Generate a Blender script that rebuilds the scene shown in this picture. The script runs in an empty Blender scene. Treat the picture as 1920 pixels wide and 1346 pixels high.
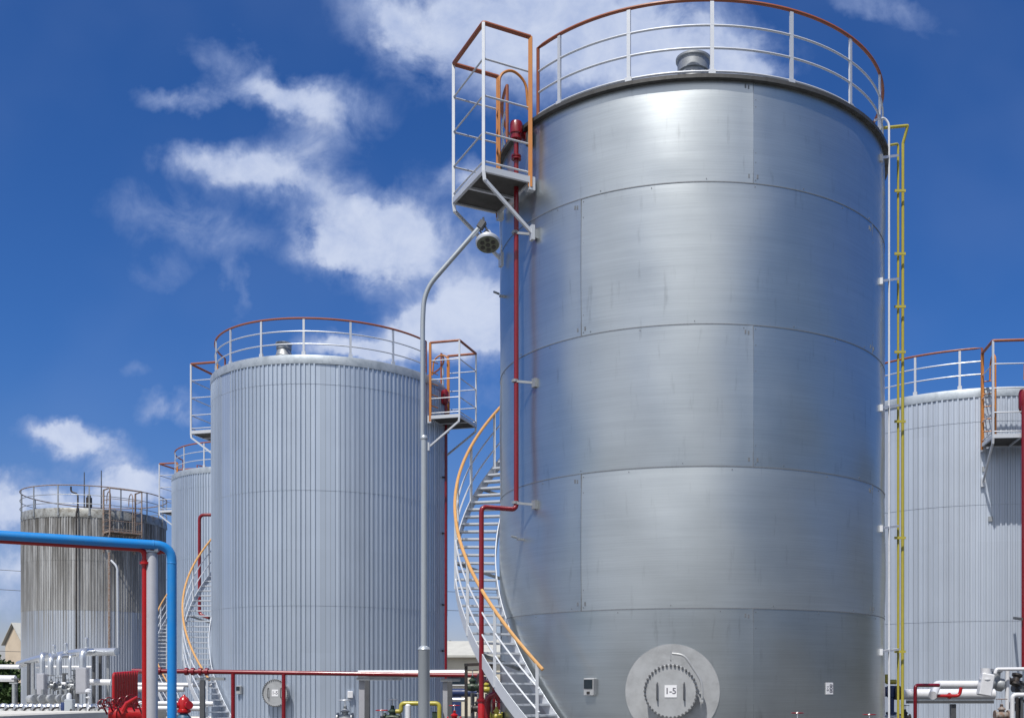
import bpy, math, random
from mathutils import Vector, Matrix
R_ = math.radians
random.seed(7)
SC = bpy.context.scene
COL = SC.collection
# ------------------------------------------------------------------ camera
EYE = 1.6; F = 2077.0; CX = 1122.0; HY = 1300.0
cam_d = bpy.data.cameras.new('camera'); cam = bpy.data.objects.new('camera', cam_d); COL.objects.link(cam)
cam.location = (0, 0, EYE); cam.rotation_euler = (R_(90), 0, 0)
cam_d.sensor_width = 36; cam_d.lens = F / 1920 * 36
cam_d.shift_x = (960 - CX) / 1920; cam_d.shift_y = (HY - 673) / 1920
cam_d.clip_start = 0.1; cam_d.clip_end = 3000
SC.camera = cam
# ------------------------------------------------------------------ light
SUN_EL, SUN_AZ = 60.0, -22.0          # azimuth measured from -Y (behind the camera) towards +X
d = Vector((math.sin(R_(SUN_AZ)) * math.cos(R_(SUN_EL)), -math.cos(R_(SUN_AZ)) * math.cos(R_(SUN_EL)), math.sin(R_(SUN_EL))))
sun_d = bpy.data.lights.new('sun', 'SUN'); sun_d.energy = 4.5; sun_d.angle = R_(0.6); sun_d.color = (1, 0.955, 0.89)
sun = bpy.data.objects.new('sun', sun_d); COL.objects.link(sun); sun.location = (0, -20, 40)
sun.rotation_euler = d.to_track_quat('Z', 'Y').to_euler()
SC.view_settings.view_transform = 'Standard'; SC.view_settings.look = 'None'
SC.view_settings.exposure = 0.0; SC.view_settings.gamma = 1.0
try: SC.view_settings.use_curve_mapping = False
except Exception: pass

W = bpy.data.worlds.new('World'); SC.world = W; W.use_nodes = True
nt = W.node_tree; nt.nodes.clear()
class NB:
    """small helper to write shader maths"""
    def __init__(s, tree): s.t = tree
    def n(s, typ, **kw):
        x = s.t.nodes.new(typ)
        for k, v in kw.items(): setattr(x, k, v)
        return x
    def put(s, sock, v):
        if isinstance(v, (int, float)): sock.default_value = v
        elif isinstance(v, (tuple, list)): sock.default_value = v
        else: s.t.links.new(v, sock)
    def m(s, op, a, b=0.0, c=None, clamp=False):
        x = s.n('ShaderNodeMath', operation=op); x.use_clamp = clamp
        s.put(x.inputs[0], a); s.put(x.inputs[1], b)
        if c is not None: s.put(x.inputs[2], c)
        return x.outputs[0]
    def comb(s, x, y, z=0.0):
        c = s.n('ShaderNodeCombineXYZ')
        for i, v in enumerate((x, y, z)): s.put(c.inputs[i], v)
        return c.outputs[0]
    def sep(s, v):
        c = s.n('ShaderNodeSeparateXYZ'); s.t.links.new(v, c.inputs[0]); return c.outputs
    def noise(s, vec, scale, detail=4, rough=0.55, dist=0.0, color=False):
        x = s.n('ShaderNodeTexNoise'); s.t.links.new(vec, x.inputs['Vector'])
        x.inputs['Scale'].default_value = scale; x.inputs['Detail'].default_value = detail
        x.inputs['Roughness'].default_value = rough; x.inputs['Distortion'].default_value = dist
        return x.outputs['Color' if color else 'Fac']
    def mix(s, fac, a, b, blend='MIX'):
        x = s.n('ShaderNodeMix', data_type='RGBA', blend_type=blend)
        s.put(x.inputs['Factor'], fac); s.put(x.inputs['A'], a); s.put(x.inputs['B'], b)
        return x.outputs['Result']
    def ramp(s, v, lo, hi, a=0.0, b=1.0, smooth=True):
        x = s.n('ShaderNodeMapRange'); x.interpolation_type = 'SMOOTHSTEP' if smooth else 'LINEAR'
        s.put(x.inputs['Value'], v); s.put(x.inputs['From Min'], lo); s.put(x.inputs['From Max'], hi)
        s.put(x.inputs['To Min'], a); s.put(x.inputs['To Max'], b)
        return x.outputs['Result']
b = NB(nt)
sky = b.n('ShaderNodeTexSky', sky_type='NISHITA'); sky.sun_disc = False
sky.sun_elevation = R_(SUN_EL); sky.sun_rotation = math.atan2(d.x, d.y)
sky.air_density = 1.0; sky.dust_density = 0.35; sky.ozone_density = 3.0; sky.altitude = 0
hs = b.n('ShaderNodeHueSaturation'); hs.inputs['Saturation'].default_value = 1.18; hs.inputs['Value'].default_value = 0.86
nt.links.new(sky.outputs[0], hs.inputs['Color'])
tc = b.n('ShaderNodeTexCoord'); dirv = tc.outputs['Generated']
dx, dy, dz = b.sep(dirv)
ady = b.m('MAXIMUM', b.m('ABSOLUTE', dy), 0.05)
u0 = b.m('DIVIDE', dx, ady); v0 = b.m('DIVIDE', dz, ady)
base = b.comb(u0, v0, b.m('SIGN', dy))
w1 = b.noise(base, 9.0, 5, 0.6, color=True); wx, wy, wz = b.sep(w1)
w2 = b.noise(base, 34.0, 4, 0.6, color=True); qx, qy, qz = b.sep(w2)
u = b.m('ADD', b.m('MULTIPLY_ADD', wx, 0.026, b.m('MULTIPLY', qx, 0.034)), b.m('ADD', u0, -0.0300))
v = b.m('ADD', b.m('MULTIPLY_ADD', wy, 0.026, b.m('MULTIPLY', qy, 0.034)), b.m('ADD', v0, -0.0300))
# clouds of that day, as azimuth / height tangents:   x, y, half-length, half-height, tilt, density
CLOUDS = [(500, 165, 150, 30, 28, .62), (600, 190, 100, 34, 8, .95), (400, 178, 110, 24, -8, .48), (320, 190, 60, 22, 10, .3), (485, 115, 60, 26, 55, .45),
          (545, 290, 110, 50, -20, .75), (430, 315, 110, 38, 10, .75), (550, 340, 115, 30, 15, .6), (355, 295, 50, 28, 0, .5),
          (702, 440, 112, 76, 6, 2.1), (630, 470, 60, 36, 0, .8), (755, 455, 62, 48, 0, .8),
          (290, 400, 120, 55, 15, .36), (420, 425, 110, 36, 20, .32), (310, 510, 40, 60, 70, .30), (440, 540, 25, 90, -15, .34),
          (875, 575, 100, 66, -15, 1.5), (880, 630, 130, 45, 0, 1.4), (800, 610, 80, 30, 0, .8), (885, 335, 66, 40, 20, .95), (930, 430, 80, 70, 0, .35),
          (860, 40, 190, 70, 10, 1.0), (1000, 70, 220, 100, 0, 1.3), (1150, 60, 150, 100, 20, 1.1), (740, 60, 60, 40, 60, .6),
          (1330, 60, 110, 60, 40, .7), (1290, 110, 170, 40, 0, .95), (1405, 135, 60, 22, 0, .8), (1650, 10, 120, 30, 15, .45),
          (150, 835, 90, 30, 12, 1.25), (110, 805, 50, 18, 0, .8), (60, 1000, 90, 60, 0, .35), (320, 770, 60, 28, 0, .65), (250, 700, 40, 20, 0, .25),
          (235, 908, 90, 28, 4, 1.7), (130, 945, 160, 26, 0, .8), (10, 955, 60, 44, 0, 1.3), (60, 1085, 120, 30, 0, .5), (0, 905, 60, 20, 0, .4),
          (700, 655, 100, 22, 8, 1.1), (620, 650, 60, 18, 0, .6), (30, 1055, 70, 30, 0, .55), (15, 1140, 60, 34, 0, .6),
          (900, 740, 80, 30, 0, .35), (870, 1040, 90, 60, 0, .3), (870, 1150, 80, 50, 0, .25)]
acc = 0.0
for (px, py, rx, ry, tilt, den) in CLOUDS:
    cu, cv = (px - CX) / F, (HY - py) / F
    c, s = math.cos(R_(-tilt)), math.sin(R_(-tilt))
    du = b.m('SUBTRACT', u, cu); dv = b.m('SUBTRACT', v, cv)
    a1 = b.m('MULTIPLY', b.m('MULTIPLY_ADD', du, c, b.m('MULTIPLY', dv, s)), F / rx)
    a2 = b.m('MULTIPLY', b.m('MULTIPLY_ADD', du, -s, b.m('MULTIPLY', dv, c)), F / ry)
    q = b.m('MULTIPLY_ADD', a1, a1, b.m('MULTIPLY', a2, a2))
    g = b.m('EXPONENT', b.m('MULTIPLY', q, -1.05))
    acc = b.m('MULTIPLY_ADD', g, den, acc)
acc = b.m('MULTIPLY', acc, b.ramp(dy, 0.0, 0.15))
fb = b.noise(base, 17.0, 8, 0.62, 0.4)
fb2 = b.noise(base, 5.0, 3, 0.5)
dens = b.m('MULTIPLY', acc, b.ramp(fb, 0.30, 0.64, 0.25, 1.40, False))
dens = b.m('MULTIPLY_ADD', b.m('MAXIMUM', b.m('SUBTRACT', acc, 0.75), 0.0), 0.9, dens)      # denser hearts of the cumulus
soft = b.m('MAXIMUM', b.m('SUBTRACT', dens, 0.10), 0.0)
front = b.m('SUBTRACT', 1.0, b.m('EXPONENT', b.m('MULTIPLY', b.m('POWER', soft, 1.2), -1.75)))
# scattered cumulus on the rest of the sky (behind the viewer)
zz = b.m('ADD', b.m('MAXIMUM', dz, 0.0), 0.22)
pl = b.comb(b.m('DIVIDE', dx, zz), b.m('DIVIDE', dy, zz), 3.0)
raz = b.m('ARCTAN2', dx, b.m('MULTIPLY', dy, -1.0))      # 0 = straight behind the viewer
bank = b.m('MULTIPLY', b.ramp(raz, -1.55, -0.95), b.ramp(raz, 0.80, 0.25))  # bright bank added out of view to brighten the big tank's reflection
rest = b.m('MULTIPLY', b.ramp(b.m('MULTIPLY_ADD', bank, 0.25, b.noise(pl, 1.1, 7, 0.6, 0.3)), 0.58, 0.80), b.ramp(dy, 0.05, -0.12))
veil = b.m('MULTIPLY', b.ramp(fb2, 0.35, 0.75), 0.07)
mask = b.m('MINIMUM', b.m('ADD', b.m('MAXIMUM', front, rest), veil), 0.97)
fb3 = b.noise(base, 30.0, 7, 0.62, 0.3)
shade = b.ramp(b.m('ADD', b.m('MULTIPLY_ADD', b.m('SUBTRACT', fb3, 0.5), 0.9, b.m('MULTIPLY', mask, 0.75)), b.m('MULTIPLY', b.m('SUBTRACT', 0.45, v0), 0.35)), 0.20, 1.0)
ccol = b.mix(shade, (3.3, 4.3, 7.0, 1), (6.3, 7.0, 8.7, 1))
tint = b.mix(b.ramp(dz, 0.0, 0.30), (0.92, 0.82, 1.02, 1), (0.49, 0.77, 1.20, 1))
tint = b.mix(b.ramp(dy, 0.1, -0.5), tint, (0.80, 0.88, 1.0, 1))      # paler on the sun's side
blue = b.mix(1.0, hs.outputs[0], tint, 'MULTIPLY')
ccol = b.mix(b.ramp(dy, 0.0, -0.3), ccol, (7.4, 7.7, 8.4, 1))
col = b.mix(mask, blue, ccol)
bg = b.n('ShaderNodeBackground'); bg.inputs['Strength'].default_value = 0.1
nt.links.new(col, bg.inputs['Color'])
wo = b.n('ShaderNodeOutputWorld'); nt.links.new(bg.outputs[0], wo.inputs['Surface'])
W.cycles.sampling_method = 'MANUAL'; W.cycles.sample_map_resolution = 512

# ------------------------------------------------------------------ materials
MAT = {}
def mat(name, col, metal=0.0, rough=0.5, dirt=0.15, scale=6.0, bump=0.0, dirtcol=None, coat=0.0, stretch=None):
    m = bpy.data.materials.new(name); m.use_nodes = True; t = m.node_tree; q = NB(t)
    p = t.nodes['Principled BSDF']
    tcn = q.n('ShaderNodeTexCoord'); vec = tcn.outputs['Object']
    if stretch:
        mp = q.n('ShaderNodeMapping'); t.links.new(vec, mp.inputs['Vector']); mp.inputs['Scale'].default_value = stretch; vec = mp.outputs[0]
    f = q.ramp(q.noise(vec, scale, 6, 0.65), 0.35, 0.75)
    dc = dirtcol or tuple(c * 0.55 for c in col)
    c = q.mix(q.m('MULTIPLY', f, dirt * 2), (*col, 1), (*dc, 1))
    t.links.new(c, p.inputs['Base Color']); p.inputs['Metallic'].default_value = metal
    t.links.new(q.m('ADD', q.m('MULTIPLY', f, 0.18), rough - 0.06), p.inputs['Roughness'])
    if coat: p.inputs['Coat Weight'].default_value = coat; p.inputs['Coat Roughness'].default_value = 0.12
    if bump:
        bn = q.n('ShaderNodeBump'); bn.inputs['Strength'].default_value = bump; bn.inputs['Distance'].default_value = 0.01
        t.links.new(q.noise(vec, scale * 5, 4), bn.inputs['Height']); t.links.new(bn.outputs[0], p.inputs['Normal'])
    MAT[name] = m; return m
mat('galvanised', (.60, .63, .68), 0.3, .42, .10, 4)
mat('galvanised_dull', (.36, .38, .40), 0.5, .5, .3, 9)
mat('white_paint', (.70, .72, .76), 0, .4, .12, 7)
mat('lagging_white', (.74, .75, .78), .08, .38, .12, 5)
mat('insulation', (.66, .69, .73), 0.75, .34, .15, 5)
mat('orange_paint', (.50, .19, .035), 0, .45, .16, 5, dirtcol=(.25, .07, .03))
mat('rail_orange', (.30, .092, .042), 0, .5, .18, 5, dirtcol=(.2, .05, .03))
mat('hand_yellow', (.60, .33, .12), 0, .45, .2, 9)
mat('red_paint', (.21, .006, .014), 0, .3, .2, 6, coat=.3)
mat('bright_red', (.43, .007, .009), 0, .32, .2, 6, coat=.3)
mat('blue_paint', (.010, .24, .68), 0, .36, .3, 4, dirtcol=(.05, .25, .52), coat=.25)
mat('teal_paint', (.04, .12, .20), 0, .45, .3, 8)
mat('navy_paint', (.02, .04, .13), 0, .4, .2, 6)
mat('yellow_paint', (.42, .37, .055), 0, .38, .25, 8, dirtcol=(.30, .26, .06))
mat('green_paint', (.03, .055, .035), 0, .45, .2, 8)
mat('black_steel', (.03, .03, .032), .2, .5, .3, 8, dirtcol=(.08, .05, .035))
mat('bolt_steel', (.17, .175, .185), .4, .5, .3, 8)
mat('dark_steel', (.12, .125, .135), .4, .5, .3, 8)
mat('grating', (.075, .072, .068), .1, .7, .25, 4)
mat('lamp_grey', (.42, .46, .50), .3, .38, .12, 5)
mat('post_grey', (.42, .43, .47), .1, .35, .15, 5, coat=.2)
mat('rusty', (.22, .13, .09), .1, .75, .6, 14, dirtcol=(.30, .29, .28))
mat('lamp_glass', (.20, .22, .17), .2, .15, .3, 30)
mat('plate_white', (.80, .81, .84), 0, .5, .06, 10)
mat('ink', (.16, .16, .19), 0, .6, .0, 10)
mat('cover_metal', (.45, .465, .48), .25, .5, .35, 3.5)
mat('seam_dark', (.25, .265, .285), .5, .5, .3, 30)
mat('rim_dark', (.085, .085, .085), .3, .55, .4, 8)
mat('concrete', (.62, .61, .57), 0, .85, .12, 1.2, bump=.15)
mat('plaster_beige', (.62, .52, .40), 0, .8, .15, .8)
mat('plaster_cream', (.70, .64, .52), 0, .8, .15, .8)
mat('roof_sheet', (.50, .50, .46), 0, .7, .2, 1.0)
mat('window_dark', (.02, .03, .04), 0, .12, .1, 3)
mat('ridge_dark', (.05, .055, .04), 0, .95, .4, .15)  # for the dark ridge added behind the viewer
mat('bark', (.10, .07, .05), 0, .9, .3, 6, bump=.4)

def mat_foliage():
    m = bpy.data.materials.new('foliage'); m.use_nodes = True; t = m.node_tree; q = NB(t); p = t.nodes['Principled BSDF']
    tcn = q.n('ShaderNodeTexCoord')
    c = q.mix(q.noise(tcn.outputs['Object'], 2.2, 3), (.018, .045, .010, 1), (.06, .11, .022, 1))
    t.links.new(c, p.inputs['Base Color']); p.inputs['Roughness'].default_value = .75
    p.inputs['Subsurface Weight'].default_value = 0
    MAT['foliage'] = m
mat_foliage()

def mat_steel_shell():
    """brushed plate: horizontal grain round the tank, tint per plate, a few runs and scuffs"""
    m = bpy.data.materials.new('brushed_plate'); m.use_nodes = True; t = m.node_tree; q = NB(t); p = t.nodes['Principled BSDF']
    tcn = q.n('ShaderNodeTexCoord'); x, y, z = q.sep(tcn.outputs['Object'])
    ang = q.m('ARCTAN2', x, q.m('MULTIPLY', y, -1.0))
    grain = q.noise(q.comb(q.m('MULTIPLY', ang, 3.0), q.m('MULTIPLY', z, 60.0)), 1.0, 5, .7)
    grain2 = q.noise(q.comb(q.m('MULTIPLY', ang, 1.2), q.m('MULTIPLY', z, 9.0)), 1.0, 4, .6)
    blot = q.noise(q.comb(q.m('MULTIPLY', ang, 3.2), z, 4.0), 0.9, 5, .55)
    run = q.noise(q.comb(q.m('MULTIPLY', ang, 28.0), q.m('MULTIPLY', z, 1.3), 9.0), 1.0, 4, .6)
    info = q.n('ShaderNodeAttribute'); info.attribute_name = 'plate'; pv = info.outputs['Fac']
    val = q.m('ADD', q.m('MULTIPLY', q.m('SUBTRACT', grain, .5), .20), q.m('MULTIPLY', q.m('SUBTRACT', grain2, .5), .10))
    val = q.m('ADD', val, q.m('MULTIPLY', q.m('SUBTRACT', blot, .5), .10))
    val = q.m('ADD', val, q.m('MULTIPLY', q.m('SUBTRACT', pv, .5), .05))
    val = q.m('SUBTRACT', val, q.m('MULTIPLY', q.ramp(run, .58, .76), .10))
    foot = q.ramp(q.m('ADD', z, q.m('MULTIPLY', blot, 1.2)), 3.4, 1.4)
    val = q.m('SUBTRACT', val, q.m('MULTIPLY', foot, .05))
    val = q.m('ADD', val, .565)
    c = q.comb(q.m('MULTIPLY', val, .935), q.m('MULTIPLY', val, 1.0), q.m('MULTIPLY', val, 1.03))
    t.links.new(c, p.inputs['Base Color']); p.inputs['Metallic'].default_value = .93
    rg = q.m('ADD', q.m('MULTIPLY_ADD', q.m('SUBTRACT', grain2, .5), .04, .362), q.m('MULTIPLY', q.m('SUBTRACT', blot, .5), .10))
    rg = q.m('ADD', rg, q.m('MULTIPLY', q.m('SUBTRACT', pv, .5), .09))
    t.links.new(rg, p.inputs['Roughness'])
    p.inputs['Anisotropic'].default_value = .12; p.inputs['Anisotropic Rotation'].default_value = .25
    tg = q.n('ShaderNodeTangent'); tg.direction_type = 'RADIAL'; tg.axis = 'Z'; t.links.new(tg.outputs[0], p.inputs['Tangent'])
    bn = q.n('ShaderNodeBump'); bn.inputs['Strength'].default_value = .05; bn.inputs['Distance'].default_value = .01
    t.links.new(grain, bn.inputs['Height']); t.links.new(bn.outputs[0], p.inputs['Normal'])
    MAT['brushed_plate'] = m
mat_steel_shell()

def mat_cladding(name, col, stain=False, rough=.42, metal=.55, nrib=165):
    m = bpy.data.materials.new(name); m.use_nodes = True; t = m.node_tree; q = NB(t); p = t.nodes['Principled BSDF']
    tcn = q.n('ShaderNodeTexCoord'); x, y, z = q.sep(tcn.outputs['Object'])
    ang = q.m('ARCTAN2', x, q.m('MULTIPLY', y, -1.0))
    sheet = q.m('FLOOR', q.m('MULTIPLY', ang, 165 / 7 / 2 / math.pi))
    wn = q.n('ShaderNodeTexWhiteNoise', noise_dimensions='2D'); t.links.new(q.comb(sheet, q.m('FLOOR', q.m('MULTIPLY', z, .38))), wn.inputs['Vector'])
    rib = q.n('ShaderNodeTexWhiteNoise', noise_dimensions='1D'); q.put(rib.inputs['W'], q.m('FLOOR', q.m('MULTIPLY', ang, 165 / 2 / math.pi)))
    blot = q.noise(q.comb(q.m('MULTIPLY', ang, 3.2), q.m('MULTIPLY', z, .6), 2.0), 1.6, 5, .6)
    run = q.noise(q.comb(q.m('MULTIPLY', ang, 40.0), q.m('MULTIPLY', z, .5), 1.0), 1.0, 5, .65)
    val = q.m('ADD', q.m('MULTIPLY', q.m('SUBTRACT', wn.outputs['Value'], .5), .05), q.m('MULTIPLY', q.m('SUBTRACT', rib.outputs['Value'], .5), .13))
    val = q.m('ADD', val, q.m('MULTIPLY', q.m('SUBTRACT', blot, .5), .10))
    val = q.m('ADD', q.m('SUBTRACT', val, q.m('MULTIPLY', q.ramp(run, .58, .8), .05)), 1.0)
    fr = q.m('FRACT', q.m('ADD', q.m('MULTIPLY', ang, nrib / 2 / math.pi), 100.0))      # rib shade painted into the colour: darker line at each rib foot
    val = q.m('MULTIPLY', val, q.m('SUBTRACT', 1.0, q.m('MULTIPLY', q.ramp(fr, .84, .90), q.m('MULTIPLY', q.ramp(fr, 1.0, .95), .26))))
    c = q.comb(q.m('MULTIPLY', val, col[0]), q.m('MULTIPLY', val, col[1]), q.m('MULTIPLY', val, col[2]))
    if stain:   # weathered upper courses with soot runs; the lowest course was replaced
        st = q.noise(q.comb(q.m('MULTIPLY', ang, 13.0), q.m('MULTIPLY', z, .22), 5.0), 1.0, 6, .7)
        st2 = q.noise(q.comb(q.m('MULTIPLY', ang, 60.0), q.m('MULTIPLY', z, .10), 8.0), 1.0, 4, .7)
        mk = q.ramp(q.m('ADD', q.m('MULTIPLY', st, .7), q.m('MULTIPLY', st2, .5)), .50, .66)
        hi = q.m('MAXIMUM', q.m('GREATER_THAN', z, 5.45), q.m('MULTIPLY', q.ramp(z, 3.2, 5.45), q.ramp(st2, .46, .60)))
        top = q.ramp(z, 5.6, 9.6, .55, 1.0, False)
        amt = q.m('MULTIPLY', q.m('MULTIPLY', mk, hi), top)
        c = q.mix(q.m('MULTIPLY', hi, .75), c, (.38, .375, .36, 1))
        c = q.mix(q.m('MULTIPLY', amt, .85), c, (.062, .054, .043, 1))
        t.links.new(q.m('SUBTRACT', metal, q.m('MULTIPLY', hi, metal * .8)), p.inputs['Metallic'])
    else: p.inputs['Metallic'].default_value = metal
    t.links.new(c, p.inputs['Base Color'])
    t.links.new(q.m('ADD', rough - .05, q.m('MULTIPLY', blot, .12)), p.inputs['Roughness'])
    MAT[name] = m
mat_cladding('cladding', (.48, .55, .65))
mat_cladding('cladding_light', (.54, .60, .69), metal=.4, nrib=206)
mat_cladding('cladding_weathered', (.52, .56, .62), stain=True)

def mat_cap(name, col, dk):
    m = bpy.data.materials.new(name); m.use_nodes = True; t = m.node_tree; q = NB(t); p = t.nodes['Principled BSDF']
    tcn = q.n('ShaderNodeTexCoord'); f = q.noise(tcn.outputs['Object'], 3.5, 6, .7)
    c = q.mix(q.ramp(f, .40, .70), (*col, 1), (*dk, 1)); t.links.new(c, p.inputs['Base Color'])
    p.inputs['Metallic'].default_value = .35; p.inputs['Roughness'].default_value = .5
    MAT[name] = m
mat_cap('cap_sheet', (.35, .395, .445), (.24, .28, .32))
mat_cap('cap_sheet_old', (.34, .35, .34), (.13, .12, .10))

def mat_ground():
    m = bpy.data.materials.new('yard_concrete'); m.use_nodes = True; t = m.node_tree; q = NB(t); p = t.nodes['Principled BSDF']
    tcn = q.n('ShaderNodeTexCoord'); v = tcn.outputs['Object']
    a = q.noise(v, .12, 6, .6); c1 = q.noise(v, 3.0, 5, .7)
    c = q.mix(q.ramp(a, .3, .7), (.17, .165, .155, 1), (.12, .12, .115, 1)); c = q.mix(q.m('MULTIPLY', c1, .4), c, (.09, .09, .088, 1))
    t.links.new(c, p.inputs['Base Color']); p.inputs['Roughness'].default_value = .9
    MAT['yard_concrete'] = m
mat_ground()

# ------------------------------------------------------------------ mesh builder
class MB:
    def __init__(s): s.v = []; s.f = []; s.mi = []; s.cur = 0; s.attr = []; s.av = 0.0
    def _add(s, vs, fs):
        o = len(s.v); s.v += [tuple(x) for x in vs]
        for f in fs: s.f.append(tuple(i + o for i in f)); s.mi.append(s.cur); s.attr.append(s.av)
        return s
    def box(s, c, size, rz=0.0, rx=0.0, ry=0.0, bev=0.0):
        hx, hy, hz = (a / 2 for a in size); bv = min(bev, hx * .4, hy * .4, hz * .4)
        M = Matrix.Rotation(rz, 3, 'Z') @ Matrix.Rotation(ry, 3, 'Y') @ Matrix.Rotation(rx, 3, 'X'); c = Vector(c)
        if bv > 0:
            vs = []
            for sz in (-1, 1):
                for (ix, iy, iz) in (((0, 0, 1)), (0, 0, 0)) if sz == -1 else ((0, 0, 0), (0, 0, 1)):
                    ins = bv if iz else 0
                    z = sz * hz if iz else sz * (hz - bv)
                    X, Y = hx - ins, hy - ins; k = bv
                    for p in ((-X + k, -Y), (X - k, -Y), (X, -Y + k), (X, Y - k), (X - k, Y), (-X + k, Y), (-X, Y - k), (-X, -Y + k)):
                        vs.append(c + M @ Vector((p[0], p[1], z)))
            fs = [tuple(reversed(range(8))), tuple(range(24, 32))]
            for r in range(3):
                for i in range(8):
                    j = (i + 1) % 8; fs.append((r * 8 + i, r * 8 + j, (r + 1) * 8 + j, (r + 1) * 8 + i))
            return s._add(vs, fs)
        vs = [c + M @ Vector((x, y, z)) for z in (-hz, hz) for (x, y) in ((-hx, -hy), (hx, -hy), (hx, hy), (-hx, hy))]
        return s._add(vs, [(3, 2, 1, 0), (4, 5, 6, 7), (0, 1, 5, 4), (1, 2, 6, 5), (2, 3, 7, 6), (3, 0, 4, 7)])
    def beam(s, a, b_, w, h, up=(0, 0, 1)):
        a = Vector(a); b_ = Vector(b_); t = (b_ - a).normalized(); up = Vector(up)
        if abs(t.dot(up)) > .98: up = Vector((1, 0, 0))
        n = t.cross(up).normalized(); u_ = n.cross(t)
        vs = [p + n * (i * w / 2) + u_ * (j * h / 2) for p in (a, b_) for (i, j) in ((-1, -1), (1, -1), (1, 1), (-1, 1))]
        return s._add(vs, [(0, 1, 2, 3), (7, 6, 5, 4), (0, 4, 5, 1), (1, 5, 6, 2), (2, 6, 7, 3), (3, 7, 4, 0)])
    def tube(s, pts, r, n=10, closed=False, caps=True):
        pts = [Vector(p) for p in pts]; m = len(pts); rs = r if isinstance(r, (list, tuple)) else [r] * m
        rings = []; prev = None
        for i in range(m):
            if closed: t = (pts[(i + 1) % m] - pts[i - 1]).normalized()
            else: t = (pts[min(i + 1, m - 1)] - pts[max(i - 1, 0)]).normalized()
            if prev is None:
                a = Vector((0, 0, 1)) if abs(t.z) < .9 else Vector((1, 0, 0)); prev = t.cross(a).normalized()
            else:
                prev = (prev - t * prev.dot(t)).normalized()
            bb = t.cross(prev)
            rings.append([pts[i] + (prev * math.cos(2 * math.pi * k / n) + bb * math.sin(2 * math.pi * k / n)) * rs[i] for k in range(n)])
        vs = [p for rg in rings for p in rg]; fs = []
        for i in range(m if closed else m - 1):
            j = (i + 1) % m
            for k in range(n):
                l = (k + 1) % n; fs.append((i * n + k, i * n + l, j * n + l, j * n + k))
        if caps and not closed: fs += [tuple(reversed(range(n))), tuple((m - 1) * n + k for k in range(n))]
        return s._add(vs, fs)
    def lathe(s, prof, n=24, c=(0, 0, 0), axis=(0, 0, 1)):
        """prof = [(r, h)...] turned round axis at c"""
        ax = Vector(axis).normalized(); a = Vector((1, 0, 0)) if abs(ax.x) < .9 else Vector((0, 1, 0))
        e1 = ax.cross(a).normalized(); e2 = ax.cross(e1); c = Vector(c); vs = []; fs = []
        for (r, h) in prof:
            for k in range(n):
                th = 2 * math.pi * k / n; vs.append(c + ax * h + (e1 * math.cos(th) + e2 * math.sin(th)) * max(r, 1e-4))
        for i in range(len(prof) - 1):
            for k in range(n):
                l = (k + 1) % n; fs.append((i * n + k, i * n + l, (i + 1) * n + l, (i + 1) * n + k))
        fs += [tuple(reversed(range(n))), tuple((len(prof) - 1) * n + k for k in range(n))]
        return s._add(vs, fs)
    def text(s, body, size, origin, right, up, depth=.002, bold=.0):
        cu = bpy.data.curves.new('t', 'FONT'); cu.body = body; cu.size = size; cu.align_x = 'CENTER'; cu.align_y = 'CENTER'; cu.extrude = depth; cu.offset = bold
        o = bpy.data.objects.new('t', cu); COL.objects.link(o); dg = bpy.context.evaluated_depsgraph_get()
        me = o.evaluated_get(dg).to_mesh(); r_, u_ = Vector(right).normalized(), Vector(up).normalized(); n_ = r_.cross(u_); og = Vector(origin)
        vs = [og + r_ * p.co.x + u_ * p.co.y + n_ * p.co.z for p in me.vertices]; fs = [tuple(p.vertices) for p in me.polygons]
        s._add(vs, fs); o.to_mesh_clear() if hasattr(o, 'to_mesh_clear') else None
        bpy.data.objects.remove(o); bpy.data.curves.remove(cu); return s
    def build(s, name, mats, parent=None, smooth=35, loc=None):
        me = bpy.data.meshes.new(name); me.from_pydata(s.v, [], s.f)
        if isinstance(mats, str): mats = [mats]
        for k in mats: me.materials.append(MAT[k])
        me.polygons.foreach_set('material_index', s.mi)
        if any(s.attr):
            at = me.attributes.new('plate', 'FLOAT', 'FACE'); at.data.foreach_set('value', s.attr)
        me.update()
        if smooth:
            me.polygons.foreach_set('use_smooth', [True] * len(me.polygons)); me.set_sharp_from_angle(angle=R_(smooth))
        o = bpy.data.objects.new(name, me); COL.objects.link(o)
        if parent: o.parent = parent
        if loc: o.location = loc
        return o
def tag(o, label=None, cat=None, group=None, kind=None):
    if label: o['label'] = label
    if cat: o['category'] = cat
    if group: o['group'] = group
    if kind: o['kind'] = kind
    return o
def empty(name, loc, label, cat, group=None, rz=0.0):
    o = bpy.data.objects.new(name, None); COL.objects.link(o); o.location = loc; o.rotation_euler = (0, 0, rz); o.empty_display_size = .2
    return tag(o, label, cat, group)
def fillet(pts, r, seg=7):
    pts = [Vector(p) for p in pts]; out = [pts[0]]
    for i in range(1, len(pts) - 1):
        a, p, c = pts[i - 1], pts[i], pts[i + 1]; d1 = (a - p); d2 = (c - p)
        rr = min(r, d1.length * .49, d2.length * .49); d1.normalize(); d2.normalize()
        p1, p2 = p + d1 * rr, p + d2 * rr
        for k in range(seg + 1):
            t = k / seg; out.append(p1 * (1 - t) ** 2 + p * 2 * t * (1 - t) + p2 * t * t)
    out.append(pts[-1]); return out
def at(px, py, Y):
    """place in the yard at depth Y seen at pixel px, py of the 1920 wide photograph"""
    return Vector(((px - CX) / F * Y, Y, EYE + (HY - py) / F * Y))
def sz(n, Y): return n / F * Y
def pol(r, phi, z): return Vector((r * math.sin(R_(phi)), -r * math.cos(R_(phi)), z))
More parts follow.
